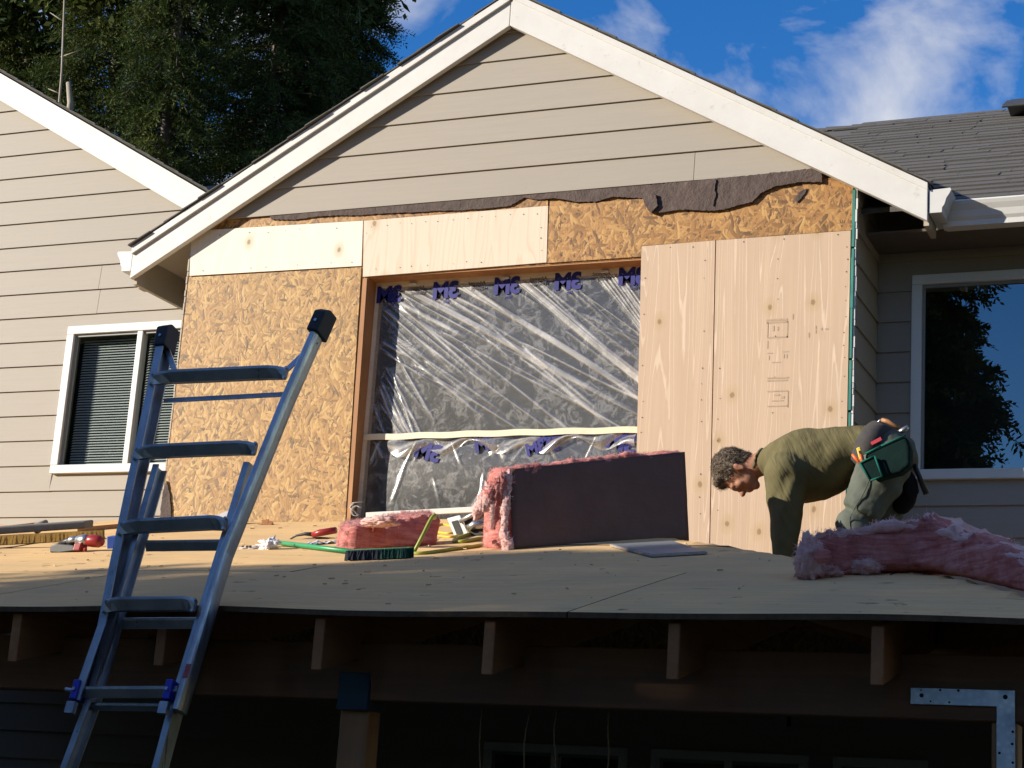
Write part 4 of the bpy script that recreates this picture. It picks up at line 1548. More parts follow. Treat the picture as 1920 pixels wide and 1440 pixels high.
b_, tv = batt_mesh('pale_top', [p+Vector((0.0, 0.004, h_-0.030)) for p, h_ in zip(Pl, [0.145, 0.155, 0.165, 0.170, 0.160, 0.125, 0.105, 0.10])], (0.10, 0.33, 0.03), [0.034]*8, long_b, 'pinkfluff', seed=8.0, steps=150, amp=1.0, tufts=((0.52, 0.05, 0.05), (0.68, 0.025, 0.028), (0.79, 0.018, 0.035), (0.10, 0.05, 0.012)))
q = at(1512, 1048, Pl[0].y-0.015)
_, bv = blob('end_fluff', q+Vector((0.005, 0.03, -0.005)), 0.075, long_b, seed=2, squash=(0.62, 0.8, 1.12), n=4)
q2 = at(1538, 1072, Pl[1].y-0.03)
_, bv2 = blob('end_fluff', q2, 0.045, long_b, seed=6, squash=(1.6, 0.7, 0.5), n=4)
q3 = at(1620, 1063, Pl[2].y-0.035)
_, bv3 = blob('end_fluff', q3, 0.042, long_b, seed=9, squash=(1.35, 0.6, 0.62), n=4)
q4 = at(1541, 1042, Pl[0].y-0.055)
blob('red_core', q4, 0.030, long_b, 'pink', seed=4, squash=(1, 0.5, 0.9), n=3, amp=0.2)
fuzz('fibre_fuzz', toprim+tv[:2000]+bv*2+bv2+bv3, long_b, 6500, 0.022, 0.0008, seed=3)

# small batt piece in the middle
A, Bp = on_deck(652, 1036), on_deck(824, 1024)
Bp.y = A.y+0.34
Bp = Vector(at(824, 1026, Bp.y))
small_b = thing('insulation_batt', A, 'short pink insulation offcut beside the dark green brush head', 'insulation batt', 'pieces of pink insulation on the porch roof')
_, sv = batt_mesh('fibre_body', [A, A.lerp(Bp, 0.5), Bp], (-0.150, 0.125, 0.03), [0.130, 0.150, 0.165], small_b, seed=11.0, steps=80, lean=0.02)
srim = [sv[i*40+k] for i in range(81) for k in range(8, 15)]+sv[:40]+sv[-60:-2]
fuzz('fibre_fuzz', srim, small_b, 4500, 0.022, 0.0008, seed=5)
q = at(700, 978, A.y-0.012)
_, bv = blob('top_fluff', q+Vector((0.0, 0.07, 0.012)), 0.05, small_b, seed=3, squash=(1.7, 0.9, 0.45), n=4)

# big kraft faced block
A, Bp = on_deck(962, 1030), Vector(at(1292, 1012, 8.25))
big_b = thing('insulation_batt', A, 'big kraft faced insulation block standing on edge below the plastic film', 'insulation batt', 'pieces of pink insulation on the porch roof')
yl, yr = A.y, 8.25
C4 = [at(962, 1030, yl), at(1292, 1012, yr), at(1284, 847, yr+0.02), at(955, 880, yl+0.02)]
bk = Vector((-0.15, 0.12, 0.01))
n1_, n2_ = 30, 16
vs, fs = [], []
for j in range(n2_+1):
    for i in range(n1_+1):
        u, v = i/n1_, j/n2_
        p = C4[0].lerp(C4[1], u).lerp(C4[3].lerp(C4[2], u), v)
        p = p + Vector((0, -0.002-0.006*fbm(Vector((u*2, v*1.5, 1.5)))-0.010*math.sin(math.pi*u)*math.sin(math.pi*v), 0))
        if j == 0:
            p.z -= 0.004
        vs.append(p)
for j in range(n2_):
    for i in range(n1_):
        a = j*(n1_+1)+i
        fs.append((a, a+1, a+n1_+2, a+n1_+1))
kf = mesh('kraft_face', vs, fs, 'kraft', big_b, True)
sd = kf.modifiers.new('thick', 'SOLIDIFY'); sd.thickness = 0.004; sd.offset = -1
hs_ = [(C4[3]-C4[0]).length, (C4[2]-C4[1]).length]
off = (C4[0]-C4[1]).normalized()*0.055
_, gv = batt_mesh('fibre_body', [C4[0]+off+bk.normalized()*0.045, C4[0].lerp(C4[1], 0.5)+bk.normalized()*0.045, C4[1]+bk.normalized()*0.045], bk, [hs_[0]+0.012, (hs_[0]+hs_[1])/2+0.012, hs_[1]+0.006], big_b, seed=20.0, steps=90, amp=0.75)
top = [gv[i*40+k] for i in range(91) for k in range(6, 16)]
left = [gv[k] for k in range(40)]+[gv[40+k] for k in range(40)]
fuzz('fibre_fuzz', top+left*6, big_b, 3400, 0.015, 0.0007, seed=8)
# torn hank hanging off its left end
tp_ = [at(940, 905, yl-0.02), at(915, 930, yl-0.03), at(893, 958, yl-0.03)]
vs_all = []
for (p, q, w0, w1, sd_) in ((tp_[0], tp_[1], 0.032, 0.036, 1), (tp_[1], tp_[2], 0.036, 0.024, 2), (at(951, 900, yl), at(944, 1000, yl-0.02), 0.030, 0.022, 3), (at(944, 1000, yl-0.02), at(952, 1028, yl-0.02), 0.022, 0.032, 4), (at(923, 950, yl-0.03), at(921, 985, yl-0.03), 0.016, 0.008, 5)):
    for t in np.linspace(0, 1, 6):
        c_ = p.lerp(q, t)
        _, v_ = blob('torn_tuft', c_, w0+(w1-w0)*t, big_b, 'pink' if sd_ in (1,) else 'pinkfluff', seed=sd_*3+t*2, n=3, amp=0.45, squash=(0.75, 0.55, 1.5))
        vs_all += v_
fuzz('loose_fibre', vs_all, big_b, 3000, 0.019, 0.0007, seed=13)

# ------------------------------------------------------------------ tools and scraps on the porch roof
MAT['greyplastic'] = plain('grey_broom_block', (0.17, 0.165, 0.145), 0.55, 14, 0.2)
MAT['bristle'] = plain('yellow_bristle', (0.42, 0.24, 0.045), 0.8, 120, 0.4)
MAT['redplastic'] = plain('red_tool_body', (0.27, 0.016, 0.018), 0.35, 20, 0.15)
MAT['blackplastic'] = plain('black_tool_body', (0.018, 0.016, 0.016), 0.45, 30, 0.3)
MAT['steel'] = plain('tool_steel', (0.42, 0.42, 0.43), 0.35, 40, 0.2, Metallic=0.9)
MAT['paper'] = plain('white_paper', (0.74, 0.74, 0.74), 0.8, 20, 0.06)
MAT['bluebox'] = plain('blue_carton', (0.022, 0.075, 0.36), 0.5, 30, 0.15)
MAT['greenplastic'] = plain('green_handle', (0.02, 0.26, 0.10), 0.4, 20, 0.15)
MAT['darkgreen'] = plain('dark_green_bristle', (0.012, 0.075, 0.050), 0.85, 140, 0.5)
MAT['navybristle'] = plain('navy_bristle', (0.012, 0.018, 0.035), 0.85, 140, 0.5)
MAT['hose'] = plain('yellow_green_hose', (0.30, 0.34, 0.04), 0.45, 30, 0.12)
MAT['yellow'] = plain('yellow_cord', (0.62, 0.44, 0.03), 0.5, 40, 0.15)
MAT['greyfilm'] = plain('grey_sheeting', (0.44, 0.43, 0.46), 0.45, 8, 0.2)
MAT['panelgrey'] = plain('grey_panel_face', (0.19, 0.20, 0.215), 0.55, 18, 0.15)
MAT['panelback'] = plain('panel_edge', (0.30, 0.27, 0.24), 0.8, 60, 0.3)
MAT['clearplastic'] = plain('crumpled_wrap', (0.72, 0.73, 0.76), 0.3, 30, 0.06)


def seg_on_deck(pts, lift):
    out = []
    for px, py in pts:
        q = on_deck(px, py)
        q.z += lift
        out.append(q)
    return out


# push broom head, left edge
q0, q1 = on_deck(-60, 1026), on_deck(178, 1013)
br = thing('push_broom', q0, 'grey push broom head with yellow bristles lying on the deck below the left window', 'broom')
ax = (q1-q0)
up = Vector((0, 0, 1))
bk_ = Vector((0.0, 1, 0.25)).normalized()
bb = B()
n = 90
for i in range(n):
    t = i/(n-1)
    for r_ in range(4):
        p = q0.lerp(q1, t)+bk_*(0.012+r_*0.018)+up*0.052
        e_ = q0.lerp(q1, t*1.03)+bk_*(-0.012+r_*0.020)+Vector((random.uniform(-.006, .010), random.uniform(-.004, .004), 0.004))
        s = ax.normalized()*0.006
        bb.add([p-s, p+s, e_+s*1.2, e_-s*1.2], [(0, 1, 2, 3)])
bb.build('bristles', 'bristle', br, kind='stuff')
c0, c1 = at(-70, 1000, q0.y+0.02), at(163, 984, q1.y+0.02)
mid = c0.lerp(c1, 0.5)
blk = B().prism([c0+Vector((0, -0.022, -0.024)), c0+Vector((0, -0.022, 0.016)), c0+Vector((0, 0.06, 0.040)), c0+Vector((0, 0.06, -0.006))], c1-c0).build('block', 'greyplastic', br)
bevel(blk, 0.008, 3)
sk = at(72, 992, q1.y-0.0)
B().tube([sk+Vector((-0.01, 0.01, -0.012)), sk+Vector((-0.004, -0.01, 0.012)), sk+Vector((0.0, 0.06, 0.05))], [0.020, 0.024, 0.014], 10).build('handle_socket', 'greyplastic', br, True)
B().tube([sk+Vector((0.0, 0.05, 0.03)), sk+Vector((-0.35, 0.22, 0.05)), sk+Vector((-0.9, 0.55, 0.13))], 0.012, 10).build('handle', 'stake', br, True)
tb_ = at(152, 988, q1.y-0.005)
B().obox(tb_, (0.008, 0, 0.001), (0, 0.002, 0), (0.002, 0, 0.008)).build('end_tab', 'clearplastic', br)

# thin wire on the deck
w_ = seg_on_deck([(-20, 1031), (26, 1027), (60, 1021), (96, 1017)], 0.004)
o = B().tube(w_, 0.003, 6).build('wire_offcut', 'blackplastic', None, True)
o['label'] = 'thin dark wire lying on the deck below the broom bristles'; o['category'] = 'wire'

# cordless tool: black base, red body
q = on_deck(145, 1036)
tool = thing('impact_driver', q, 'red and black cordless driver lying on its side left of the ladder', 'power tool')
def tpx(px, py, dy=0.0):
    return at(px, py, q.y+dy)
bevel(B().prism([tpx(93, 1036), tpx(93, 1024), tpx(106, 1019), tpx(138, 1022), tpx(140, 1033), tpx(110, 1037)], (0.0, 0.075, 0.012)).build('battery', 'blackplastic', tool), 0.006, 3)
B().tube([tpx(112, 1020, 0.035), tpx(128, 1014, 0.035), tpx(146, 1016, 0.035)], [0.012, 0.016, 0.02], 12).build('grip', 'blackplastic', tool, True)
B().tube([tpx(126, 1016, 0.03), tpx(134, 1013, 0.03), tpx(148, 1012, 0.03)], [0.012, 0.020, 0.022], 12).build('gear_case', 'steel', tool, True)
B().tube([tpx(146, 1015, 0.03), tpx(160, 1013, 0.03), tpx(166, 1013, 0.03)], [0.028, 0.030, 0.028], 14).build('collar', 'steel', tool, True)
B().tube([tpx(164, 1014, 0.03), tpx(172, 1014, 0.03), tpx(186, 1015, 0.03), tpx(192, 1016, 0.03)], [0.026, 0.031, 0.031, 0.020], 14).build('motor_housing', 'redplastic', tool, True)
bevel(B().obox(tpx(151, 1025, 0.025), (0.022, 0, 0), (0, 0.03, 0.006), (0.004, 0, 0.020)).build('body_shell', 'redplastic', tool), 0.007, 3)
B().tube([tpx(158, 1030, 0.0), tpx(161, 1031, 0.0)], 0.010, 12).build('trigger', 'redplastic', tool)

# blue carton
q = on_deck(214, 1029)
bx = thing('carton', q, 'small blue and white carton lying behind the left ladder rail', 'carton')
a = Vector((0.050, 0.012, 0)); b_ = Vector((-0.015, 0.06, 0.016)); c_ = Vector((0, -0.006, 0.030))
ctr = q+Vector((0, 0.04, 0.038))
bevel(B().obox(ctr, a, b_*0.6, c_).build('box', 'bluebox', bx), 0.002)
B().obox(ctr-a*1.02, a*0.03, b_*0.58, c_*0.96).build('end_flap', 'paper', bx)
B().obox(ctr-b_*0.605-c_*0.1+a*0.1, a*0.30, b_*0.004, c_*0.16).build('print_patch', 'paper', bx)

# wooden stake behind
q0, q1 = on_deck(160, 997), on_deck(262, 988)
stk = B().obox((q0+q1)/2+Vector((0, 0, 0.016)), (q1-q0)*0.62, (0, 0.016, 0.004), (0, -0.003, 0.013))
o = bevel(stk.build('wooden_stake', 'stake'), 0.002)
o['label'] = 'reddish wooden stake pointing from the broom head to the ladder'; o['category'] = 'wooden stake'

# folded grey sheeting along the wall behind the ladder
q0 = on_deck(282, 985); 
sh = B()
nx, nz = 60, 10
e0, e1 = at(292, 987, q0.y), at(436, 976, q0.y+0.04)
e0b, e1b = at(292, 980, q0.y+0.10), at(436, 958, q0.y+0.14)
for j in range(nz):
    for i in range(nx):
        u, v = i/(nx-1), j/(nz-1)
        p = e0.lerp(e1, u).lerp(e0b.lerp(e1b, u), v)
        p += Vector((0, -0.012*math.sin(v*math.pi)*(1+0.5*math.sin(u*22)), 0.008*math.sin(u*17+v*4)*v))
        sh.v.append(p)
sh.f = [(j*nx+i, j*nx+i+1, (j+1)*nx+i+1, (j+1)*nx+i) for j in range(nz-1) for i in range(nx-1)]
o = sh.build('sheeting_roll', 'greyfilm', None, True)
sd = o.modifiers.new('thick', 'SOLIDIFY'); sd.thickness = 0.012
o['label'] = 'flattened roll of grey sheeting at the foot of the strand board behind the ladder'; o['category'] = 'sheeting'

# grey torn flap of house paper on the lower left corner of the bay
fp = felt([(308, 925), (316, 903), (322, 930), (325, 972), (303, 972)], 0.02, 'paper_flap')

# small metal joist clip by the wall
q = on_deck(498, 984)
cl = thing('metal_clip', q, 'small brown metal bracket lying at the foot of the strand board', 'bracket')
B().obox(q+Vector((0, 0, 0.004)), (0.045, 0.004, 0), (0, 0.014, 0.003), (0, 0, 0.003)).build('flange', 'rafter', cl)
B().obox(q+Vector((-0.012, 0.012, 0.018)), (0.020, 0.003, 0.004), (0, 0.003, 0), (0, 0, 0.014)).build('tab', 'rafter', cl)
B().obox(q+Vector((0.028, 0.012, 0.014)), (0.012, 0.002, -0.003), (0, 0.003, 0), (0, 0, 0.010)).build('tab', 'rafter', cl)

# crumpled white wrap right of the ladder
q = on_deck(492, 1031)
o, _ = blob('plastic_wrap', q+Vector((0.02, 0.02, 0.022)), 0.040, None, 'clearplastic', seed=5, amp=0.75, n=4, squash=(1.15, 0.8, 0.72), freq=8)
o['label'] = 'crumpled clear plastic wrap beside the green broom handle tip'; o['category'] = 'plastic wrap'
q = on_deck(462, 1030)
pk = thing('packet', q, 'black and white printed packet lying flat right of the ladder rail', 'packet')
B().obox(q+Vector((0, 0.02, 0.012)), (0.036, 0.004, 0.003), (0.0, 0.028, 0.008), (0, -0.002, 0.006)).build('sleeve', 'paper', pk)
for dx in (-0.016, 0.008, 0.024):
    B().obox(q+Vector((dx, -0.0085, 0.012)), (0.006, 0.001, 0.0), (0, 0.0008, 0), (0.002, 0, 0.005)).build('print_patch', 'blackplastic', pk)

# long white cloth / paper behind the green handle
q0, q1 = on_deck(560, 1026), on_deck(640, 1020)
cb = B()
nx, nz = 40, 8
for j in range(nz):
    for i in range(nx):
        u, v = i/(nx-1), j/(nz-1)
        p = q0.lerp(q1, u)+Vector((0, 0.13*v, 0.035*v))
        p.z += 0.010+0.012*fbm(Vector((u*7, v*4, 3)))
        cb.v.append(p)
cb.f = [(j*nx+i, j*nx+i+1, (j+1)*nx+i+1, (j+1)*nx+i) for j in range(nz-1) for i in range(nx-1)]
o = cb.build('white_rag', 'paper', None, True)
o['label'] = 'white rag crumpled on the deck behind the green handle'; o['category'] = 'rag'

# pliers with red grips
q = on_deck(600, 1012)
plr = thing('pliers', q, 'black pliers with a red grip half hidden by the short insulation offcut', 'pliers')
T = lambda px, py, dy=0.0: at(px, py, q.y+dy)
B().tube([T(544, 1011), T(556, 1004), T(572, 1001), T(588, 1002)], [0.0035, 0.006, 0.009, 0.012], 8).build('jaw', 'blackplastic', plr, True)
B().tube([T(552, 1014, 0.02), T(575, 1011, 0.02), T(600, 1010, 0.02), T(628, 1012, 0.02)], [0.003, 0.006, 0.010, 0.010], 8).build('jaw', 'blackplastic', plr, True)
B().tube([T(586, 1003), T(600, 999), T(630, 994)], [0.014, 0.018, 0.017], 10).build('grip', 'redplastic', plr, True)

# green handled deck brush
h0, h1 = on_deck(519, 1024), on_deck(660, 1041)
bs = thing('deck_brush', h1, 'green handled brush with dark bristle head lying in front of the short pink offcut', 'brush')
h0.z += 0.018; h1.z += 0.016
B().tube([h0, h0.lerp(h1, 0.03), h0.lerp(h1, 0.5), h1], [0.004, 0.011, 0.012, 0.012], 10, up=(0, 1, 0)).build('handle', 'greenplastic', bs, True)
hb0, hb1 = on_deck(648, 1053), on_deck(764, 1048)
bw = Vector((0, 0.06, 0.016))
bevel(B().obox((hb0+hb1)/2+Vector((0, 0.03, 0.050)), (hb1-hb0)/2, bw*0.45, (0, 0, 0.006)).build('head', 'greenplastic', bs), 0.003)
for nm, lo, hi, mt in (('bristles', 0.0, 0.60, 'navybristle'), ('bristles', 0.52, 1.0, 'darkgreen')):
    bb = B()
    r = random.Random(4 if lo else 2)
    for _ in range(900):
        t = lo+(hi-lo)*r.random()
        p = hb0.lerp(hb1, t)+bw*r.random()
        s = Vector((0.004, 0, 0))
        tp2 = p+Vector((r.uniform(-.003, .003), -0.003, 0.046))
        e_ = p+Vector((r.uniform(-.007, .007), r.uniform(-.012, .004), 0.002))
        bb.add([tp2-s, tp2+s, e_+s, e_-s], [(0, 1, 2, 3)])
    bb.build(nm, mt, bs, kind='stuff')

# yellow-green air hose: a loop that stands up, then runs to the saw
hq = on_deck(776, 1040)
hp = [at(812, 968, hq.y+0.05), at(806, 977, hq.y+0.02), at(792, 1005, hq.y), at(779, 1030, hq.y)]
hp2 = [Vector((p.x, p.y, p.z+0.008)) for p in [on_deck(776, 1041), on_deck(800, 1040), on_deck(850, 1033), on_deck(900, 1026), on_deck(928, 1018)]]
def smooth_path(pts, n=8):
    out = []
    P = [pts[0]]+list(pts)+[pts[-1]]
    for i in range(1, len(P)-2):
        for k in range(n):
            t = k/n
            a, b, c, d = P[i-1], P[i], P[i+1], P[i+2]
            out.append(0.5*((2*b)+(c-a)*t+(2*a-5*b+4*c-d)*t*t+(3*b-a-3*c+d)*t**3))
    out.append(P[-2])
    return out
hs1 = [at(815, 972, hq.y+0.09), at(815, 966, hq.y+0.06)]+hp+hp2
o = B().tube(smooth_path(hs1), 0.0085, 10).build('air_hose', 'hose', None, True)
o['label'] = 'yellow green air hose looping up beside the right end of the short pink offcut'; o['category'] = 'hose'
lo = [on_deck(936, 1004), on_deck(900, 1002), on_deck(868, 1010), on_deck(851, 1018), on_deck(868, 1020), on_deck(905, 1014), on_deck(940, 1012)]
lo = [p+Vector((0, 0, 0.012)) for p in lo]
o = B().tube(smooth_path(lo), 0.0095, 10).build('air_hose', 'hose', None, True)
o['label'] = 'coil of yellow green hose in front of the saw, left of the kraft block'; o['category'] = 'hose'
yc = [[(815, 990), (830, 986), (846, 989), (862, 987)], [(818, 1000), (840, 1003), (868, 1000)], [(822, 1008), (845, 1010), (862, 1006)]]
cord = thing('extension_cord', seg_on_deck(yc[0], 0)[0], 'bright yellow cord bundled between the pink offcut and the saw', 'cord')
for s in yc:
    B().tube(smooth_path([p+Vector((0, 0, 0.008)) for p in seg_on_deck(s, 0.0)]), 0.006, 8).build('cord_turn', 'yellow', cord, True)

# circular saw
sq = on_deck(890, 1006)
saw = thing('circular_saw', sq, 'black and red circular saw with a white shoe plate left of the kraft block', 'power tool')
S = lambda px, py, dy=0.0: at(px, py, sq.y+dy)
bevel(B().prism([S(838, 972), S(862, 966), S(880, 1006), S(856, 1015)], (0.0, 0.006, 0.002)).build('shoe_plate', 'paper', saw), 0.002)
bevel(B().prism([S(846, 978, -.003), S(858, 975, -.003), S(868, 1000, -.003), S(857, 1005, -.003)], (0.0, 0.002, 0)).build('plate_slot', 'blackplastic', saw), 0.001)
bevel(B().prism([S(866, 972), S(905, 958), S(922, 972), S(920, 1004), S(884, 1008), S(872, 990)], (0.02, 0.08, 0.01)).build('motor_housing', 'blackplastic', saw), 0.010, 3)
B().tube([S(862, 978, -.01), S(885, 966, -.01), S(912, 956, -.01), S(926, 962, -.01)], [0.010, 0.013, 0.014, 0.012], 10).build('guard_arm', 'steel', saw, True)
B().tube([S(878, 990, -.012), S(890, 984, -.012), S(906, 985, -.012)], [0.016, 0.024, 0.018], 12).build('guard', 'steel', saw, True)
B().tube([S(926, 985, -.012), S(938, 992, -.012), S(944, 1002, -.012)], [0.020, 0.026, 0.018], 12).build('handle', 'redplastic', saw, True)
B().tube([S(915, 968, -.008), S(934, 962, .0), S(940, 980, .0), S(932, 1000, .0)], 0.012, 10).build('rear_grip', 'blackplastic', saw, True)

# curled white offcut ribbon standing at the window corner
rq = on_deck(668, 976)
cb = B()
pts = []
for i in range(26):
    t = i/25
    a = t*4.6+0.6
    r_ = 0.035*(1-0.35*t)
    pts.append(Vector((rq.x+r_*math.cos(a), rq.y+0.02*t-0.02, rq.z+0.05+r_*math.sin(a))))
pts += [at(657, 952, rq.y), at(663, 943, rq.y), at(680, 941, rq.y)]
for p in pts:
    cb.v += [p+Vector((0, -0.014, 0)), p+Vector((0, 0.022, 0.004))]
cb.f = [(2*i, 2*i+2, 2*i+3, 2*i+1) for i in range(len(pts)-1)]
o = cb.build('paper_ribbon', 'paper', None, True)
sd = o.modifiers.new('thick', 'SOLIDIFY'); sd.thickness = 0.0015
o['label'] = 'curl of white backing paper standing at the lower left corner of the window opening'; o['category'] = 'paper'

# white sill strip behind
a, b_ = at(700, 966, YW-0.03), at(905, 955, YW-0.03)
o = B().obox((a+b_)/2+Vector((0, 0, 0)), (b_-a)*0.55, (0, 0.03, 0.004), (0, -0.002, 0.016)).build('white_trim_strip', 'vinyl')
bevel(o, 0.003)
o['label'] = 'white trim strip lying along the foot of the window opening behind the tools'; o['category'] = 'trim'

# grey square panel
a, b_, c_, d_ = on_deck(1143, 1026), on_deck(1222, 1046), on_deck(1326, 1040), on_deck(1260, 1019)
pl = thing('grey_panel', (a+c_)/2, 'flat grey square panel on the deck in front of the kraft block', 'panel')
pp = [p+Vector((0, 0, 0.012)) for p in (a, b_, c_, d_)]
bevel(B().prism([p-Vector((0, 0, 0.010)) for p in pp], (0, 0, 0.0095)).build('backing', 'panelback', pl), 0.002)
cen = sum(pp, Vector())/4
B().prism([cen+(p-cen)*0.97+Vector((0, 0, -0.0003)) for p in pp], (0, 0, 0.002)).build('face', 'panelgrey', pl)

# sawdust slivers and splinters scattered over the sheets
r = random.Random(31)
ch = B()
for _ in range(240):
    x, y = r.uniform(-7.2, -0.9), r.uniform(5.45, 9.2)
    if y > hip_y(x)-0.05:
        continue
    c = Vector((x, y, deck_z(x, y)+0.006))
    a = r.uniform(0, math.pi)
    l_, w_ = r.uniform(0.003, 0.014), r.uniform(0.001, 0.003)
    d1 = Vector((math.cos(a), math.sin(a), DS*math.sin(a)))*l_
    ch.obox(c, d1, Vector((-math.sin(a), math.cos(a), 0))*w_, (0, 0, r.uniform(0.001, 0.003)))
o = ch.build('wood_splinters', plain('splinter_wood', (0.55, 0.38, 0.20), 0.9, 60, 0.5), None, kind='stuff')
o['label'] = 'loose wood splinters scattered over the plywood of the porch roof'
o['category'] = 'wood splinters'

# ------------------------------------------------------------------ the worker
MAT['skin'] = None
m = NT('skin')
f = m.noise(m.obj, 22, 4, 0.6)
c = m.mix(m.ramp(f, [(0.3, 0.0), (0.7, 1.0)]), (0.29, 0.125, 0.072), (0.38, 0.18, 0.11))
MAT['skin'] = m.done(m.bsdf(c, 0.7, m.bump(m.noise(m.obj, 160, 3, 0.6), 0.15, 0.002), Subsurface_Weight=0.08))
def cloth(name, a, b, weave=300.0):
    m = NT(name)
    f = m.noise(m.obj, 9, 5, 0.6)
    w = m.noise(m.obj, weave, 2, 0.6)
    c = m.mix(m.ramp(f, [(0.3, 0.0), (0.7, 1.0)]), a, b)
    return m.done(m.bsdf(c, 0.9, m.bump(m.math('ADD', w, m.math('MULTIPLY', m.noise(m.obj, 30, 4, 0.6), 2.0)), 0.25, 0.004), Specular_IOR_Level=0.15))
m = NT('olive_cotton')
f = m.noise(m.obj, 9, 5, 0.6)
c = m.mix(m.ramp(f, [(0.3, 0.0), (0.7, 1.0)]), (0.100, 0.088, 0.042), (0.134, 0.118, 0.058))
rp = m.map(m.obj, (1, 1, 1), (0, 0.55, 0))
cre = m.noise(m.map(rp, (9, 2.2, 1.6)), 2.2, 3, 0.5, 0.9)
cre2 = m.noise(m.map(rp, (16, 4, 3)), 2.0, 3, 0.5, 0.8)
nb_ = m.bump(m.math('ADD', m.math('ADD', cre, m.math('MULTIPLY', cre2, 0.4)), m.math('MULTIPLY', m.noise(m.obj, 300, 2, 0.6), 0.02)), 0.45, 0.030)
MAT['shirt'] = m.done(m.bsdf(c, 0.9, nb_, Specular_IOR_Level=0.2))
MAT['trousers'] = cloth('grey_green_canvas', (0.075, 0.088, 0.074), (0.120, 0.134, 0.112))
MAT['boot'] = plain('brown_boot', (0.06, 0.04, 0.025), 0.7, 20, 0.3)
m = NT('grey_brown_hair')
f = m.noise(m.obj, 70, 4, 0.7, 1.5)
c = m.ramp(f, [(0.32, (0.034, 0.023, 0.014)), (0.5, (0.11, 0.078, 0.050)), (0.68, (0.27, 0.215, 0.155))])
MAT['hair'] = m.done(m.bsdf(c, 0.6, m.bump(f, 0.8, 0.01)))
MAT['pouchgreen'] = cloth('dark_green_nylon', (0.002, 0.011, 0.010), (0.004, 0.019, 0.017), 120)
MAT['tealtrim'] = cloth('teal_webbing', (0.008, 0.085, 0.062), (0.012, 0.12, 0.09), 150)
MAT['beltgrey'] = cloth('charcoal_padded_belt', (0.045, 0.042, 0.042), (0.085, 0.08, 0.08), 200)
MAT['blackleather'] = cloth('black_leather_pouch', (0.006, 0.006, 0.007), (0.014, 0.013, 0.013), 80)
MAT['orange'] = plain('orange_grip', (0.75, 0.13, 0.02), 0.4, 30, 0.1)
MAT['yellowgrip'] = plain('yellow_grip', (0.78, 0.50, 0.03), 0.4, 30, 0.1)
MAT['hickory'] = plain('hickory_handle', (0.36, 0.17, 0.07), 0.5, 30, 0.25)

YM = 8.90
def mp_(px, py, dy=0.0):
    return Vector(at(px, py, YM+dy))


def tube2(b, pts, ra, rb, seg=20):
    """tube with its own half-width (across the view) and half-height at each point"""
    pts = [Vector(p) for p in pts]
    n = len(pts)
    vs = []
    for i, p in enumerate(pts):
        t = (pts[min(i+1, n-1)]-pts[max(i-1, 0)]).normalized()
        a = Vector((0, 1, 0))
        a = (a-t*a.dot(t)).normalized()
        c = t.cross(a).normalized()
        vs += [p+a*math.cos(2*math.pi*k/seg)*ra[i]+c*math.sin(2*math.pi*k/seg)*rb[i] for k in range(seg)]
    fs = []
    for i in range(n-1):
        for k in range(seg):
            k2 = (k+1) % seg
            fs.append((i*seg+k, i*seg+k2, (i+1)*seg+k2, (i+1)*seg+k))
    fs.append(tuple(range(seg-1, -1, -1)))
    fs.append(tuple((n-1)*seg+k for k in range(seg)))
    b.add(vs, fs)


def ball(b, c, ax, ay, az, n=12):
    """ellipsoid from a centre and three half-axis vectors"""
    c, ax, ay, az = (Vector(v) for v in (c, ax, ay, az))
    vs = [c+az]
    for i in range(1, n):
        th = math.pi*i/n
        for k in range(2*n):
            ph = math.pi*k/n
            vs.append(c+ax*math.sin(th)*math.cos(ph)+ay*math.sin(th)*math.sin(ph)+az*math.cos(th))
    vs.append(c-az)
    m_ = 2*n
    fs = [(0, 1+k, 1+(k+1) % m_) for k in range(m_)]
    for i in range(n-2):
        for k in range(m_):
            a, b_ = 1+i*m_+k, 1+i*m_+(k+1) % m_
            fs.append((a, a+m_, b_+m_, b_))
    last = len(vs)-1
    fs += [(last, 1+(n-2)*m_+(k+1) % m_, 1+(n-2)*m_+k) for k in range(m_)]
    b.add(vs, fs)


def sphere(b, c, r, n=10):
    ball(b, c, (r, 0, 0), (0, r, 0), (0, 0, r), n)


def fuse(name, b, voxel, mat, parent, smooth=4, disp=None):
    """one continuous skin over overlapping solids"""
    o = b.build('tmp_'+name, None, None)
    rm = o.modifiers.new('remesh', 'REMESH'); rm.mode = 'VOXEL'; rm.voxel_size = voxel; rm.use_smooth_shade = True
    sm = o.modifiers.new('smooth', 'SMOOTH'); sm.factor = 0.5; sm.iterations = smooth
    bpy.context.view_layer.update()
    me = bpy.data.meshes.new_from_object(o.evaluated_get(bpy.context.evaluated_depsgraph_get()))
    old = o.data
    bpy.data.objects.remove(o)
    bpy.data.meshes.remove(old)
    me.name = name
    if disp:
        nrm_ = [Vector(v.normal) for v in me.vertices]
        for v, n_ in zip(me.vertices, nrm_):
            v.co = v.co + n_*disp(v.co)
    r = root_loc(parent)
    me.transform(Matrix.Translation(-r))
    me.materials.clear()
    return link(name, me, mat, parent, True)


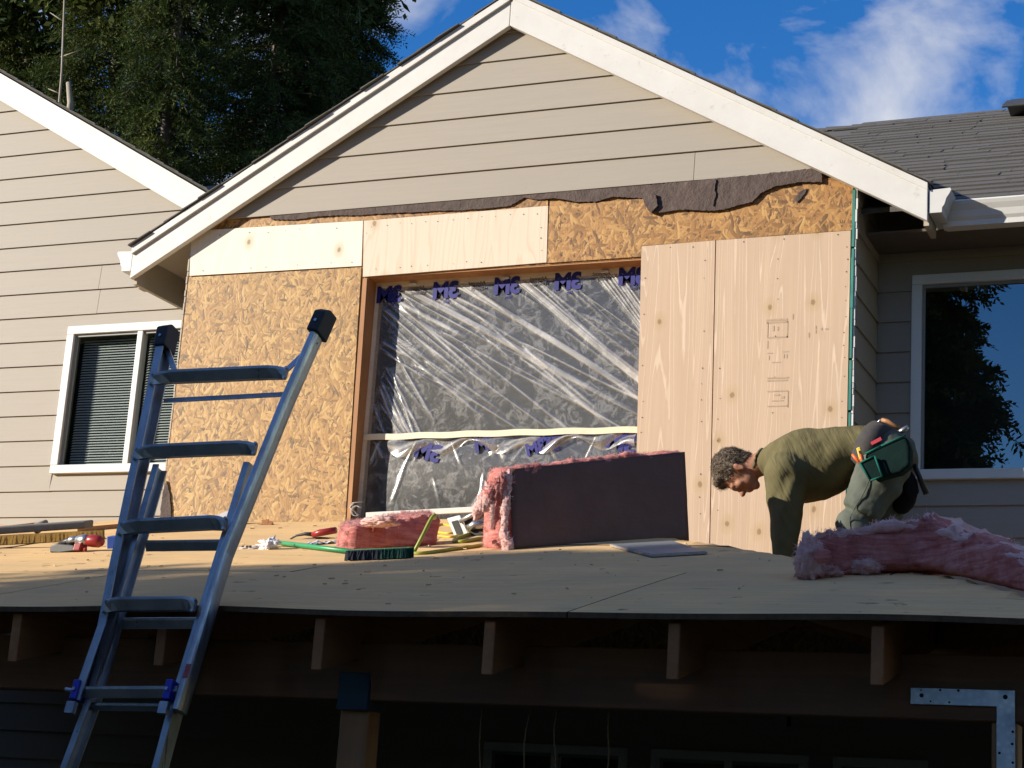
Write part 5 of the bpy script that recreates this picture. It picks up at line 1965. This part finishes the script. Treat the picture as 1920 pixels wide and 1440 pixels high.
def hand(b, wrist, down, fwd, side, s=1.0):
    """palm, four unequal bent fingers and a thumb leaving the side of the palm; flat on the deck"""
    wrist, down, fwd, side = (Vector(v) for v in (wrist, down, fwd, side))
    palm = wrist+down*0.045*s+fwd*0.02
    ball(b, palm, fwd*0.050*s, side*0.042*s, down*0.020*s)
    for i, (off, ln) in enumerate(((-0.032, 0.070), (-0.011, 0.082), (0.011, 0.077), (0.031, 0.060))):
        r0 = palm+fwd*0.040*s+side*off*s
        k1 = r0+(fwd*0.9+side*off*3-down*0.25).normalized()*ln*0.5*s
        k2 = k1+(fwd*0.9+down*0.35).normalized()*ln*0.32*s
        k3 = k2+(fwd*0.7+down*0.6).normalized()*ln*0.26*s
        b.tube([r0, k1, k2, k3], [0.0105*s, 0.010*s, 0.009*s, 0.0075*s], 8)
        sphere(b, k3, 0.0075*s, 6); sphere(b, k1, 0.0102*s, 6)
    t0 = palm-fwd*0.02*s+side*0.034*s
    t1 = t0+(side*0.8+fwd*0.6)*0.035*s
    t2 = t1+(fwd*0.95+side*0.15)*0.030*s
    b.tube([t0, t1, t2], [0.014*s, 0.0115*s, 0.009*s], 8)
    sphere(b, t2, 0.009*s, 6)


foot_n = mp_(1640, 1100, -0.10)
foot_n.z = deck_z(foot_n.x, foot_n.y)
man = thing('person', foot_n, 'worker in olive shirt and grey green trousers bending forward, one arm down to the roof', 'person')

# joints
hd0 = mp_(1383, 884, -0.02)
U_, F_, S_ = Vector((-1, 0, 0.06)).normalized(), Vector((-0.06, 0, -1)).normalized(), Vector((0, -1, 0))
def H(u, f, s=0.0):
    return hd0+U_*u+F_*f+S_*s
shN, shF = mp_(1474, 884, -0.17), mp_(1480, 880, 0.17)
elN, elF = mp_(1473, 955, -0.19), mp_(1476, 950, 0.20)
wrN = mp_(1467, 1056, -0.19)
wrF = mp_(1472, 1056, 0.19)
hipN, hipF = mp_(1662, 870, -0.09), mp_(1672, 870, 0.10)
knN, knF = mp_(1601, 985, -0.11), mp_(1650, 995, 0.12)
anN = Vector((foot_n.x, foot_n.y, foot_n.z+0.09))
anF = mp_(1690, 1100, 0.13); anF.z = deck_z(anF.x, anF.y)+0.09
deckN = deck_z(wrN.x, wrN.y)
deckF = deck_z(wrF.x, wrF.y)
wrN.z = deckN+0.085; wrF.z = deckF+0.085

bd = B()
# head
ball(bd, H(0.012, -0.004), U_*0.104, F_*0.096, S_*0.076)
ball(bd, H(-0.052, 0.040), U_*0.058, F_*0.054, S_*0.056)
ball(bd, H(-0.100, 0.066), U_*0.024, F_*0.024, S_*0.028)
ball(bd, H(0.006, 0.084), U_*0.020, F_*0.018, S_*0.052)
bd.tube([H(-0.004, 0.088), H(-0.024, 0.104), H(-0.040, 0.121), H(-0.048, 0.112)], [0.009, 0.011, 0.015, 0.010], 10)
ball(bd, H(-0.042, 0.102), U_*0.012, F_*0.012, S_*0.019)
ball(bd, H(-0.068, 0.093), U_*0.010, F_*0.014, S_*0.024)
ball(bd, H(-0.080, 0.090), U_*0.010, F_*0.013, S_*0.021)
for s_ in (-1, 1):
    ball(bd, H(-0.030, 0.068, 0.040*s_), U_*0.026, F_*0.022, S_*0.022)
    ball(bd, H(-0.030, -0.006, 0.082*s_), U_*0.030, F_*0.017, S_*0.008)
    ball(bd, H(-0.014, -0.012, 0.088*s_), U_*0.016, F_*0.013, S_*0.007)
    ball(bd, H(-0.052, 0.000, 0.080*s_), U_*0.011, F_*0.009, S_*0.006)
nk = mp_(1446, 862, -0.01)
bd.tube([H(-0.02, -0.03), H(-0.085, -0.030), nk, mp_(1475, 862)], [0.062, 0.062, 0.066, 0.07], 16)
# trunk and limbs under the clothes
tube2(bd, [mp_(1450, 862), mp_(1485, 862), mp_(1530, 862), mp_(1590, 845), mp_(1650, 845), mp_(1680, 862)], [0.08, 0.15, 0.155, 0.135, 0.145, 0.12], [0.06, 0.10, 0.12, 0.09, 0.09, 0.08])
for sh, el, wr in ((shN, elN, wrN), (shF, elF, wrF)):
    sphere(bd, sh, 0.058)
    bd.tube([sh, el, el.lerp(wr, 0.45), wr], [0.052, 0.042, 0.038, 0.027], 12)
for hp, kn, an in ((hipN, knN, anN), (hipF, knF, anF)):
    sphere(bd, hp, 0.085)
    bd.tube([hp, hp.lerp(kn, 0.5), kn, kn.lerp(an, 0.4), an], [0.082, 0.072, 0.055, 0.052, 0.038], 12)
    sphere(bd, kn, 0.055)
for wr, dz in ((wrN, deckN), (wrF, deckF)):
    hand(bd, wr, Vector((0, 0, -1)), Vector((-1, 0, 0)), Vector((0, 1, 0)) if wr is wrN else Vector((0, -1, 0)))
body = fuse('body', bd, 0.0065, 'skin', man, 3)
for s_ in (-1, 1):
    e_ = B(); ball(e_, H(-0.012, 0.083, 0.031*s_), U_*0.010, F_*0.010, S_*0.011, 8)
    e_.build('eye', 'paper', man, True)

# hair: a curly cap over crown, back and temples
hb_ = B()
ball(hb_, H(0.034, -0.020), U_*0.104, F_*0.103, S_*0.089)
ball(hb_, H(-0.025, -0.056), U_*0.060, F_*0.048, S_*0.070)
ball(hb_, H(0.080, 0.045), U_*0.040, F_*0.050, S_*0.064)
def curl(p):
    q = Vector(p)
    return 0.006*fbm(q*34)+0.004*fbm(q*75+Vector((3, 1, 2)))-0.001
fuse('hair', hb_, 0.006, 'hair', man, 2, curl)
hv = [hd0+Vector(v.co) - hd0 + root_loc(man) for v in man.children[-1].data.vertices if (v.index % 3) == 0]
fuzz('stray_hair', hv, man, 8000, 0.015, 0.0010, 4, 'hair', up=0.1)

# shirt
sb = B()
tube2(sb, [mp_(1424, 872), mp_(1436, 868), mp_(1456, 868), mp_(1484, 874), mp_(1520, 872), mp_(1560, 863), mp_(1600, 846), mp_(1640, 842), mp_(1664, 848)],
      [0.078, 0.095, 0.160, 0.205, 0.205, 0.185, 0.170, 0.172, 0.165], [0.048, 0.075, 0.122, 0.178, 0.190, 0.168, 0.128, 0.116, 0.108], 28)
for sh, el, wr, sg in ((shN, elN, wrN, -1), (shF, elF, wrF, 1)):
    wq = wr.lerp(el, 0.10)
    sphere(sb, sh+Vector((0, 0, -0.01)), 0.112, 12)
    tube2(sb, [sh+Vector((0.0, 0, 0.02)), sh.lerp(el, 0.5), el, el.lerp(wr, 0.45), wq], [0.098, 0.090, 0.082, 0.066, 0.050], [0.112, 0.102, 0.088, 0.068, 0.050], 20)
def folds_(p):
    q = Vector(p)
    # creases run from the back down towards the armpit
    w = (q.x*0.93-q.z*0.36)
    v = (q.z*0.93+q.x*0.36)
    k = math.sin(w*58+3.0*fbm(Vector((w*2, v*2.5, q.y*1.5))))
    amp_ = 0.0060*max(0.0, fbm(Vector((w*5, v*2.0, 4.0)))+0.45)
    low = 1.0 if q.z < hd0.z+0.13 else 0.35
    return low*amp_*k*1.1 + 0.003*fbm(Vector((w*7, v*2, q.y*2)))*low + 0.0015*fbm(q*14)
fuse('shirt', sb, 0.010, 'shirt', man, 14, folds_)
# collar band
cb = B()
cA = mp_(1423, 868, -0.01)
t_ = (mp_(1440, 866)-mp_(1423, 870)).normalized()
ring_pts = []
for k in range(25):
    a = 2*math.pi*k/24
    ring_pts.append(cA+Vector((0, 1, 0))*math.cos(a)*0.072+Vector((0.28, 0, 0.96))*math.sin(a)*0.072)
cb.tube(ring_pts, 0.008, 8, closed_ends=False)
cb.build('collar', 'shirt', man, True)

# trousers
tb = B()
tube2(tb, [mp_(1630, 846), mp_(1655, 850), mp_(1682, 864), mp_(1700, 880)], [0.165, 0.180, 0.175, 0.12], [0.105, 0.135, 0.135, 0.08], 24)
for hp, kn, an in ((hipN, knN, anN), (hipF, knF, anF)):
    sphere(tb, hp, 0.125, 12)
    md_ = hp.lerp(kn, 0.5)
    tb.tube([hp+Vector((0, 0, .02)), hp.lerp(kn, 0.25), md_, hp.lerp(kn, 0.8), kn, kn.lerp(an, 0.15), kn.lerp(an, 0.5), an+Vector((0, 0, -0.03))], [0.125, 0.128, 0.112, 0.098, 0.090, 0.084, 0.082, 0.078], 20)
    sphere(tb, kn+Vector((-0.006, 0, 0)), 0.086, 10)
def tfold(p):
    q = Vector(p)
    w = q.z*0.9+q.x*0.35
    return 0.006*math.sin(w*60+4*fbm(q*3))*max(0, fbm(q*4)+0.4)+0.006*fbm(q*6)
fuse('trousers', tb, 0.011, 'trousers', man, 5, tfold)
# side seam of the near leg
sp_ = [hipN+Vector((-0.02, -0.128, 0.0)), hipN.lerp(knN, 0.5)+Vector((0.0, -0.116, 0)), knN+Vector((0.0, -0.094, 0)), knN.lerp(anN, 0.5)+Vector((0, -0.086, 0))]
B().tube(smooth_path(sp_), 0.0028, 6).build('seam', 'trousers', man, True)
for an in (anN, anF):
    f_ = B()
    ball(f_, an+Vector((-0.05, 0, -0.05)), (0.135, 0, 0), (0, 0.048, 0), (0, 0, 0.045))
    ball(f_, an+Vector((0.03, 0, -0.01)), (0.055, 0, 0), (0, 0.045, 0), (0, 0, 0.075))
    fuse('boot', f_, 0.010, 'boot', man, 3)

# padded belt with the pouches
bc = mp_(1640, 846)
ax = Vector((0.90, 0, -0.43)).normalized()
vv = Vector((0.43, 0, 0.90)).normalized()
bb = B()
n = 40
for (w_, r_) in ((-0.052, 0.0), (-0.05, 0.012), (0.05, 0.012), (0.052, 0.0)):
    for k in range(n):
        a = 2*math.pi*k/n
        bb.v.append(bc+ax*w_+Vector((0, 1, 0))*math.cos(a)*(0.186+r_)+vv*math.sin(a)*(0.128+r_))
for i in range(3):
    for k in range(n):
        k2 = (k+1) % n
        bb.f.append((i*n+k, i*n+k2, (i+1)*n+k2, (i+1)*n+k))
belt = bb.build('tool_belt', 'beltgrey', man, True)
def pp_(pts, dy0, dy1, name, mat, bv=0.008):
    b = B().prism([mp_(x, y, dy0) for x, y in pts], (0, dy1-dy0, 0))
    return bevel(b.build(name, mat, man), bv, 3)
pp_([(1620, 852), (1652, 836), (1698, 816), (1706, 838), (1706, 872), (1688, 886), (1656, 894), (1640, 900), (1630, 880)], -0.285, -0.195, 'pouch', 'pouchgreen', 0.016)
pp_([(1612, 868), (1640, 855), (1654, 892), (1634, 901), (1626, 892)], -0.31, -0.285, 'pouch_pocket', 'pouchgreen', 0.008)
for (a, b_) in (((1612, 868), (1640, 855)), ((1640, 855), (1654, 893)), ((1612, 868), (1632, 901)), ((1632, 901), (1654, 893)), ((1652, 836), (1698, 816)), ((1622, 851), (1652, 836))):
    dy_ = -0.313 if a[0] < 1645 and a[1] > 853 else -0.288
    B().tube([mp_(*a, dy_), mp_(*b_, dy_)], 0.0050, 8).build('pouch_trim', 'tealtrim', man, True)
pp_([(1632, 829), (1651, 819), (1654, 825), (1635, 835)], -0.2015, -0.1995, 'belt_label', plain('red_patch', (0.40, 0.02, 0.04), 0.7, 60, 0.3), 0.001)
bl_ = B()
ball(bl_, mp_(1697, 918, 0.06), (0.068, 0, 0.0), (0, 0.055, 0), (0.0, 0, 0.105))
ball(bl_, mp_(1690, 945, 0.06), (0.052, 0, 0), (0, 0.05, 0), (0, 0, 0.05))
fuse('back_pouch', bl_, 0.010, 'blackleather', man, 3, lambda p: 0.006*fbm(Vector(p)*12))

# tools carried in the belt
kn_ = thing('utility_knife', mp_(1612, 850, -0.30), 'small yellow and black utility knife in the front pocket of the belt', 'knife')
bevel(B().prism([mp_(1605, 840, -0.30), mp_(1612, 837, -0.30), mp_(1620, 858, -0.30), mp_(1611, 862, -0.30)], (0, 0.016, 0)).build('handle', 'yellowgrip', kn_), 0.005, 3)
bevel(B().prism([mp_(1609, 846, -0.302), mp_(1613, 844, -0.302), mp_(1621, 862, -0.302), mp_(1616, 864, -0.302)], (0, 0.004, 0)).build('slider', 'blackplastic', kn_), 0.002)
pt_ = thing('pliers', mp_(1612, 866, -0.30), 'pliers with two orange grips sticking out of the teal edged pocket', 'pliers')
B().tube([mp_(1598, 852, -0.298), mp_(1604, 859, -0.298), mp_(1615, 872, -0.298)], [0.006, 0.0085, 0.007], 10).build('grip', 'orange', pt_, True)
B().tube([mp_(1613, 852, -0.298), mp_(1615, 860, -0.298), mp_(1621, 872, -0.298)], [0.006, 0.0085, 0.007], 10).build('grip', 'orange', pt_, True)
B().tube([mp_(1615, 872, -0.298), mp_(1626, 890, -0.298)], [0.008, 0.007], 8).build('jaws', 'steel', pt_, True)
hm = thing('hammer', mp_(1672, 800, 0.05), 'wooden handled claw hammer lying across the back of the tool belt', 'hammer')
B().tube([mp_(1653, 787, 0.02), mp_(1664, 790, 0.02), mp_(1690, 806, 0.02)], [0.010, 0.012, 0.010], 10).build('handle', 'hickory', hm, True)
B().tube([mp_(1684, 812, 0.0), mp_(1694, 806, 0.0), mp_(1703, 800, 0.0)], [0.012, 0.013, 0.011], 10).build('head', 'steel', hm, True)
B().tube([mp_(1644, 794, 0.03), mp_(1650, 788, 0.03), mp_(1656, 786, 0.03)], 0.006, 8).build('claw', 'steel', hm, True)
dr = thing('pry_bar', mp_(1720, 880, 0.04), 'black handled tool hanging down behind the worker from the belt', 'hand tool')
B().tube([mp_(1712, 866, 0.05), mp_(1722, 890, 0.05), mp_(1737, 926, 0.05)], [0.012, 0.013, 0.015], 10).build('handle', 'blackplastic', dr, True)
B().tube([mp_(1695, 822, 0.03), mp_(1704, 845, 0.04), mp_(1712, 866, 0.05)], [0.007, 0.008, 0.008], 8).build('shank', 'steel', dr, True)

# ------------------------------------------------------------------ trees
def add_quads(name, V, mat, parent, seed=0):
    """V: (n,4,3) array of leaf quads in world space"""
    r = root_loc(parent)
    n = len(V)
    co = (V.reshape(-1, 3)-np.array(r)).astype(np.float32)
    me = bpy.data.meshes.new(name)
    me.vertices.add(n*4)
    me.vertices.foreach_set('co', co.ravel())
    me.loops.add(n*4)
    me.loops.foreach_set('vertex_index', np.arange(n*4, dtype=np.int32))
    me.polygons.add(n)
    me.polygons.foreach_set('loop_start', np.arange(0, n*4, 4, dtype=np.int32))
    me.polygons.foreach_set('loop_total', np.full(n, 4, dtype=np.int32))
    me.update(calc_edges=True)
    return link(name, me, mat, parent)


def conifer(base, height, radius, label, name='conifer', nlimb=260, sprays=11, leaves=14, leafw=0.013, leafl=0.085, mat='leaf', seed=1, z0=2.0, dense=(0, 99), group='conifers standing behind the house', power=0.8, lean=(0, 0), droop=0.4, skip=None, core=0.12):
    rg = np.random.default_rng(seed)
    base = Vector(base)
    t = thing(name, base, label, 'tree', group)
    # trunk
    tr = B()
    pts = [base+Vector((lean[0]*k/10+0.05*math.sin(k*1.7+seed), lean[1]*k/10+0.05*math.cos(k*1.3), height*k/10)) for k in range(11)]
    rr = [max(0.02, 0.030*height**0.75*(1-0.93*k/10)*0.62) for k in range(11)]
    tr.tube(pts, rr, 10)
    tr.build('trunk', 'bark', t, True)
    limbs = B()
    Q = []
    for i in range(nlimb):
        f = (i+rg.random())/nlimb
        zrel = z0+(height-z0)*f
        zabs = base.z+zrel
        dn = dense[0] <= zabs <= dense[1]
        phi = rg.random()*2*math.pi
        L_ = radius*((1-f)**power*0.93+0.07)*rg.uniform(0.55, 1.12)
        kx, ky = math.cos(phi), math.sin(phi)
        tx = base.x+lean[0]*zrel/height
        ty = base.y+lean[1]*zrel/height
        s = np.linspace(0.06, 1, 7)
        rise = rg.uniform(-0.10, 0.28)
        cx_ = tx+kx*L_*s
        cy_ = ty+ky*L_*s
        cz_ = zabs+L_*(rise*s-droop*s**2)
        C = np.stack([cx_, cy_, cz_], -1)
        if skip is not None and skip(C[-1]):
            continue
        if dn:
            limbs.tube([Vector(c) for c in C[::2]], [0.022*L_/radius+0.006, 0.014, 0.009, 0.004], 5)
        ns = sprays if dn else max(2, sprays//3)
        nl = leaves if dn else max(3, leaves//3)
        lw, ll = (leafw, leafl) if dn else (leafw*4, leafl*3)
        for _ in range(ns):
            a = rg.uniform(core, 1.0)
            p = np.array([np.interp(a, s, C[:, k]) for k in range(3)])
            sd_ = rg.choice((-1, 1))
            out = np.array([kx, ky, 0.0])
            lat = np.array([-ky, kx, 0.0])*sd_
            d = out*rg.uniform(0.2, 1.0)+lat*rg.uniform(0.1, 1.0)+np.array([0, 0, rg.uniform(-0.9, 0.10)])
            d /= np.linalg.norm(d)
            SL = rg.uniform(0.22, 0.60)*(1 if dn else 1.6)*min(1.0, 0.5+L_/radius)
            u = np.linspace(0.05, 1, nl)
            P = p+d*SL*u[:, None]+np.array([0, 0, -0.22])*SL*(u**2)[:, None]
            w = np.cross(d, rg.normal(size=3)); w /= np.linalg.norm(w)
            side = np.where(np.arange(nl) % 2 == 0, 1.0, -1.0)[:, None]
            ld = d*0.75+w*side*0.75+rg.normal(scale=0.22, size=(nl, 3))
            ld /= np.linalg.norm(ld, axis=1)[:, None]
            lw_ = np.cross(ld, rg.normal(size=(nl, 3)))
            lw_ /= np.linalg.norm(lw_, axis=1)[:, None]+1e-6
            ln = ll*rg.uniform(0.6, 1.3, size=(nl, 1))*(1.1-0.5*u[:, None])
            wv = lw_*lw*rg.uniform(0.7, 1.3, size=(nl, 1))
            e1 = P+ld*ln*0.5
            e2 = P+ld*ln
            Q.append(np.stack([P, e1+wv, e2, e1-wv], 1))
    Q = np.concatenate(Q)
    add_quads('crown', Q, mat, t)
    if limbs.v:
        limbs.build('limbs', 'bark', t, kind='stuff')
    return t


def tree_at(px, Y):
    q = at(px, 200, Y)
    return (q.x, Y, 0)
dn = (9.3, 14.6)
conifer(tree_at(40, 23.5), 21, 2.3, 'dark redwood at the far left behind the wing gable', 'redwood_tree', 900, 27, 17, 0.010, 0.105, seed=2, dense=dn, mat='leaf')
conifer(tree_at(205, 22.5), 22, 1.9, 'redwood with a bare dark trunk above the wing rake board', 'redwood_tree', 820, 22, 17, 0.010, 0.105, seed=5, dense=dn, mat='leaf')
conifer(tree_at(318, 21.0), 20, 1.05, 'slim redwood with sunlit olive sprays between the two gables', 'redwood_tree', 900, 16, 16, 0.009, 0.10, seed=8, dense=dn, mat='leaf', droop=0.7, power=0.5)
conifer(tree_at(505, 22.8), 22, 2.5, 'broad dark cedar filling the gap left of the bay ridge', 'cedar_tree', 1200, 24, 18, 0.010, 0.11, seed=11, dense=dn, mat='leaf2', power=0.75)
conifer(tree_at(640, 25.0), 21, 1.7, 'second dark cedar behind the broad one, nearer the ridge', 'cedar_tree', 760, 20, 16, 0.012, 0.12, seed=14, dense=(10, 16), mat='leaf2')
conifer(tree_at(940, 24.0), 13.6, 1.5, 'treetop with bare twig tips peeping over the left rake board', 'cedar_tree', 260, 8, 12, seed=17, dense=(9, 16), mat='leaf2')
# bare dead stems among the foliage
random.seed(2)
for (pa, pb, r_, lab) in (((122, -40), (108, 230), 0.020, 'thin pale dead stem standing among the redwoods'), ((128, 155), (130, 215), 0.055, 'short broken grey snag above the wing rake board')):
    a, b_ = at(*pa, 20.4), at(*pb, 20.4)
    top_, bot = a, Vector((b_.x, b_.y, 0))
    s = B().tube([bot, bot.lerp(b_, 0.5), b_, b_.lerp(top_, 0.35)+Vector((0.03, 0, 0)), top_], [r_*2.2, r_*1.6, r_, r_*0.9, r_*0.6], 8)
    for (t, dx, dz) in ((0.2, -0.25, 0.12), (0.45, 0.3, 0.1), (0.7, -0.3, 0.2)):
        p = b_.lerp(top_, t)
        if pa[1] < 0:
            s.tube([p, p+Vector((dx, 0.05, dz))], [0.012, 0.005], 6)
    o = s.build('dead_stem', 'deadwood', None, True)
    o['label'] = lab; o['category'] = 'dead tree'

# evergreens left of the yard: they shade the ladder, the porch edge and the insulation
rowl = ['tall evergreen of the side row nearest the house', 'second tall evergreen of the side row', 'third tall evergreen of the side row', 'last tall evergreen of the side row, behind the viewer']
for i, (x, y, h, rad) in enumerate(((-14.2, -1.75, 15.0, 1.75), (-14.6, -4.6, 15.0, 1.9), (-15.2, -7.6, 14.0, 1.9), (-12.2, -9.9, 13.0, 1.9))):
    conifer((x, y, 0), h, rad, rowl[i], 'cypress_tree', 560, 7, 8, 0.070, 0.27, mat='leaf2', seed=40+i, z0=0.3, dense=(0, 40), group='evergreens along the side of the yard', power=0.35, droop=-0.1, core=0.02)
for i in range(7):
    conifer((-14.0-0.1*i, 0.6+1.4*i, 0), 5.2, 1.05, '%s low hedge evergreen counted from the tall side row' % 'first second third fourth fifth sixth seventh'.split()[i], 'hedge_evergreen', 260, 9, 7, 0.075, 0.24, mat='leaf2', seed=70+i, z0=0.1, dense=(0, 40), group='low evergreens along the side of the yard', power=0.10, droop=-0.05, core=0.02)
# trees across the yard behind the viewer (seen in the right-hand window glass)
conifer((-7.5, -17, 0), 18, 3.5, 'big cedar across the yard reflected in the right window', 'cedar_tree', 1000, 22, 12, 0.035, 0.22, mat='leaf', seed=60, z0=0.8, dense=(0, 40), group='trees across the yard', power=0.55)
conifer((-16, -19, 0), 17, 4.0, 'cedar across the yard left of the reflected one', 'cedar_tree', 420, 10, 8, 0.09, 0.36, mat='leaf', seed=61, z0=0.8, dense=(0, 40), group='trees across the yard')
conifer((5.5, -20, 0), 12, 4.2, 'cedar across the yard to the right', 'cedar_tree', 420, 10, 8, 0.09, 0.36, mat='leaf', seed=62, z0=0.6, dense=(0, 40), group='trees across the yard')
conifer((13.5, -15, 0), 13, 4.2, 'cedar at the right-hand end of the yard', 'cedar_tree', 420, 10, 8, 0.09, 0.36, mat='leaf', seed=63, z0=0.6, dense=(0, 40), group='trees across the yard')
for i, (x, y, h, rad, lab) in enumerate(((-23, -13, 18, 4.5, 'tall cedar beyond the side row'), (-21, -22, 20, 5, 'cedar in the far left corner of the yard'), (-2.0, -24, 9, 3.6, 'lower cedar in the gap beside the reflected one'), (10, -24, 19, 5.0, 'tall cedar behind the right-hand pair'), (19, -9, 18, 4.8, 'tall cedar beside the yard on the right'), (20, -20, 19, 5.0, 'cedar in the far right corner of the yard'), (8.5, 3.0, 16, 3.6, 'added cedar out of view right of the house, darkening the recess'))):  # last one is added out of view to keep sky light off the recess
    conifer((x, y, 0), h, rad, lab, 'cedar_tree', 460, 11, 7, 0.16, 0.55, mat='leaf2', seed=80+i, z0=0.5, dense=(0, 40), group='trees across the yard', power=0.6)
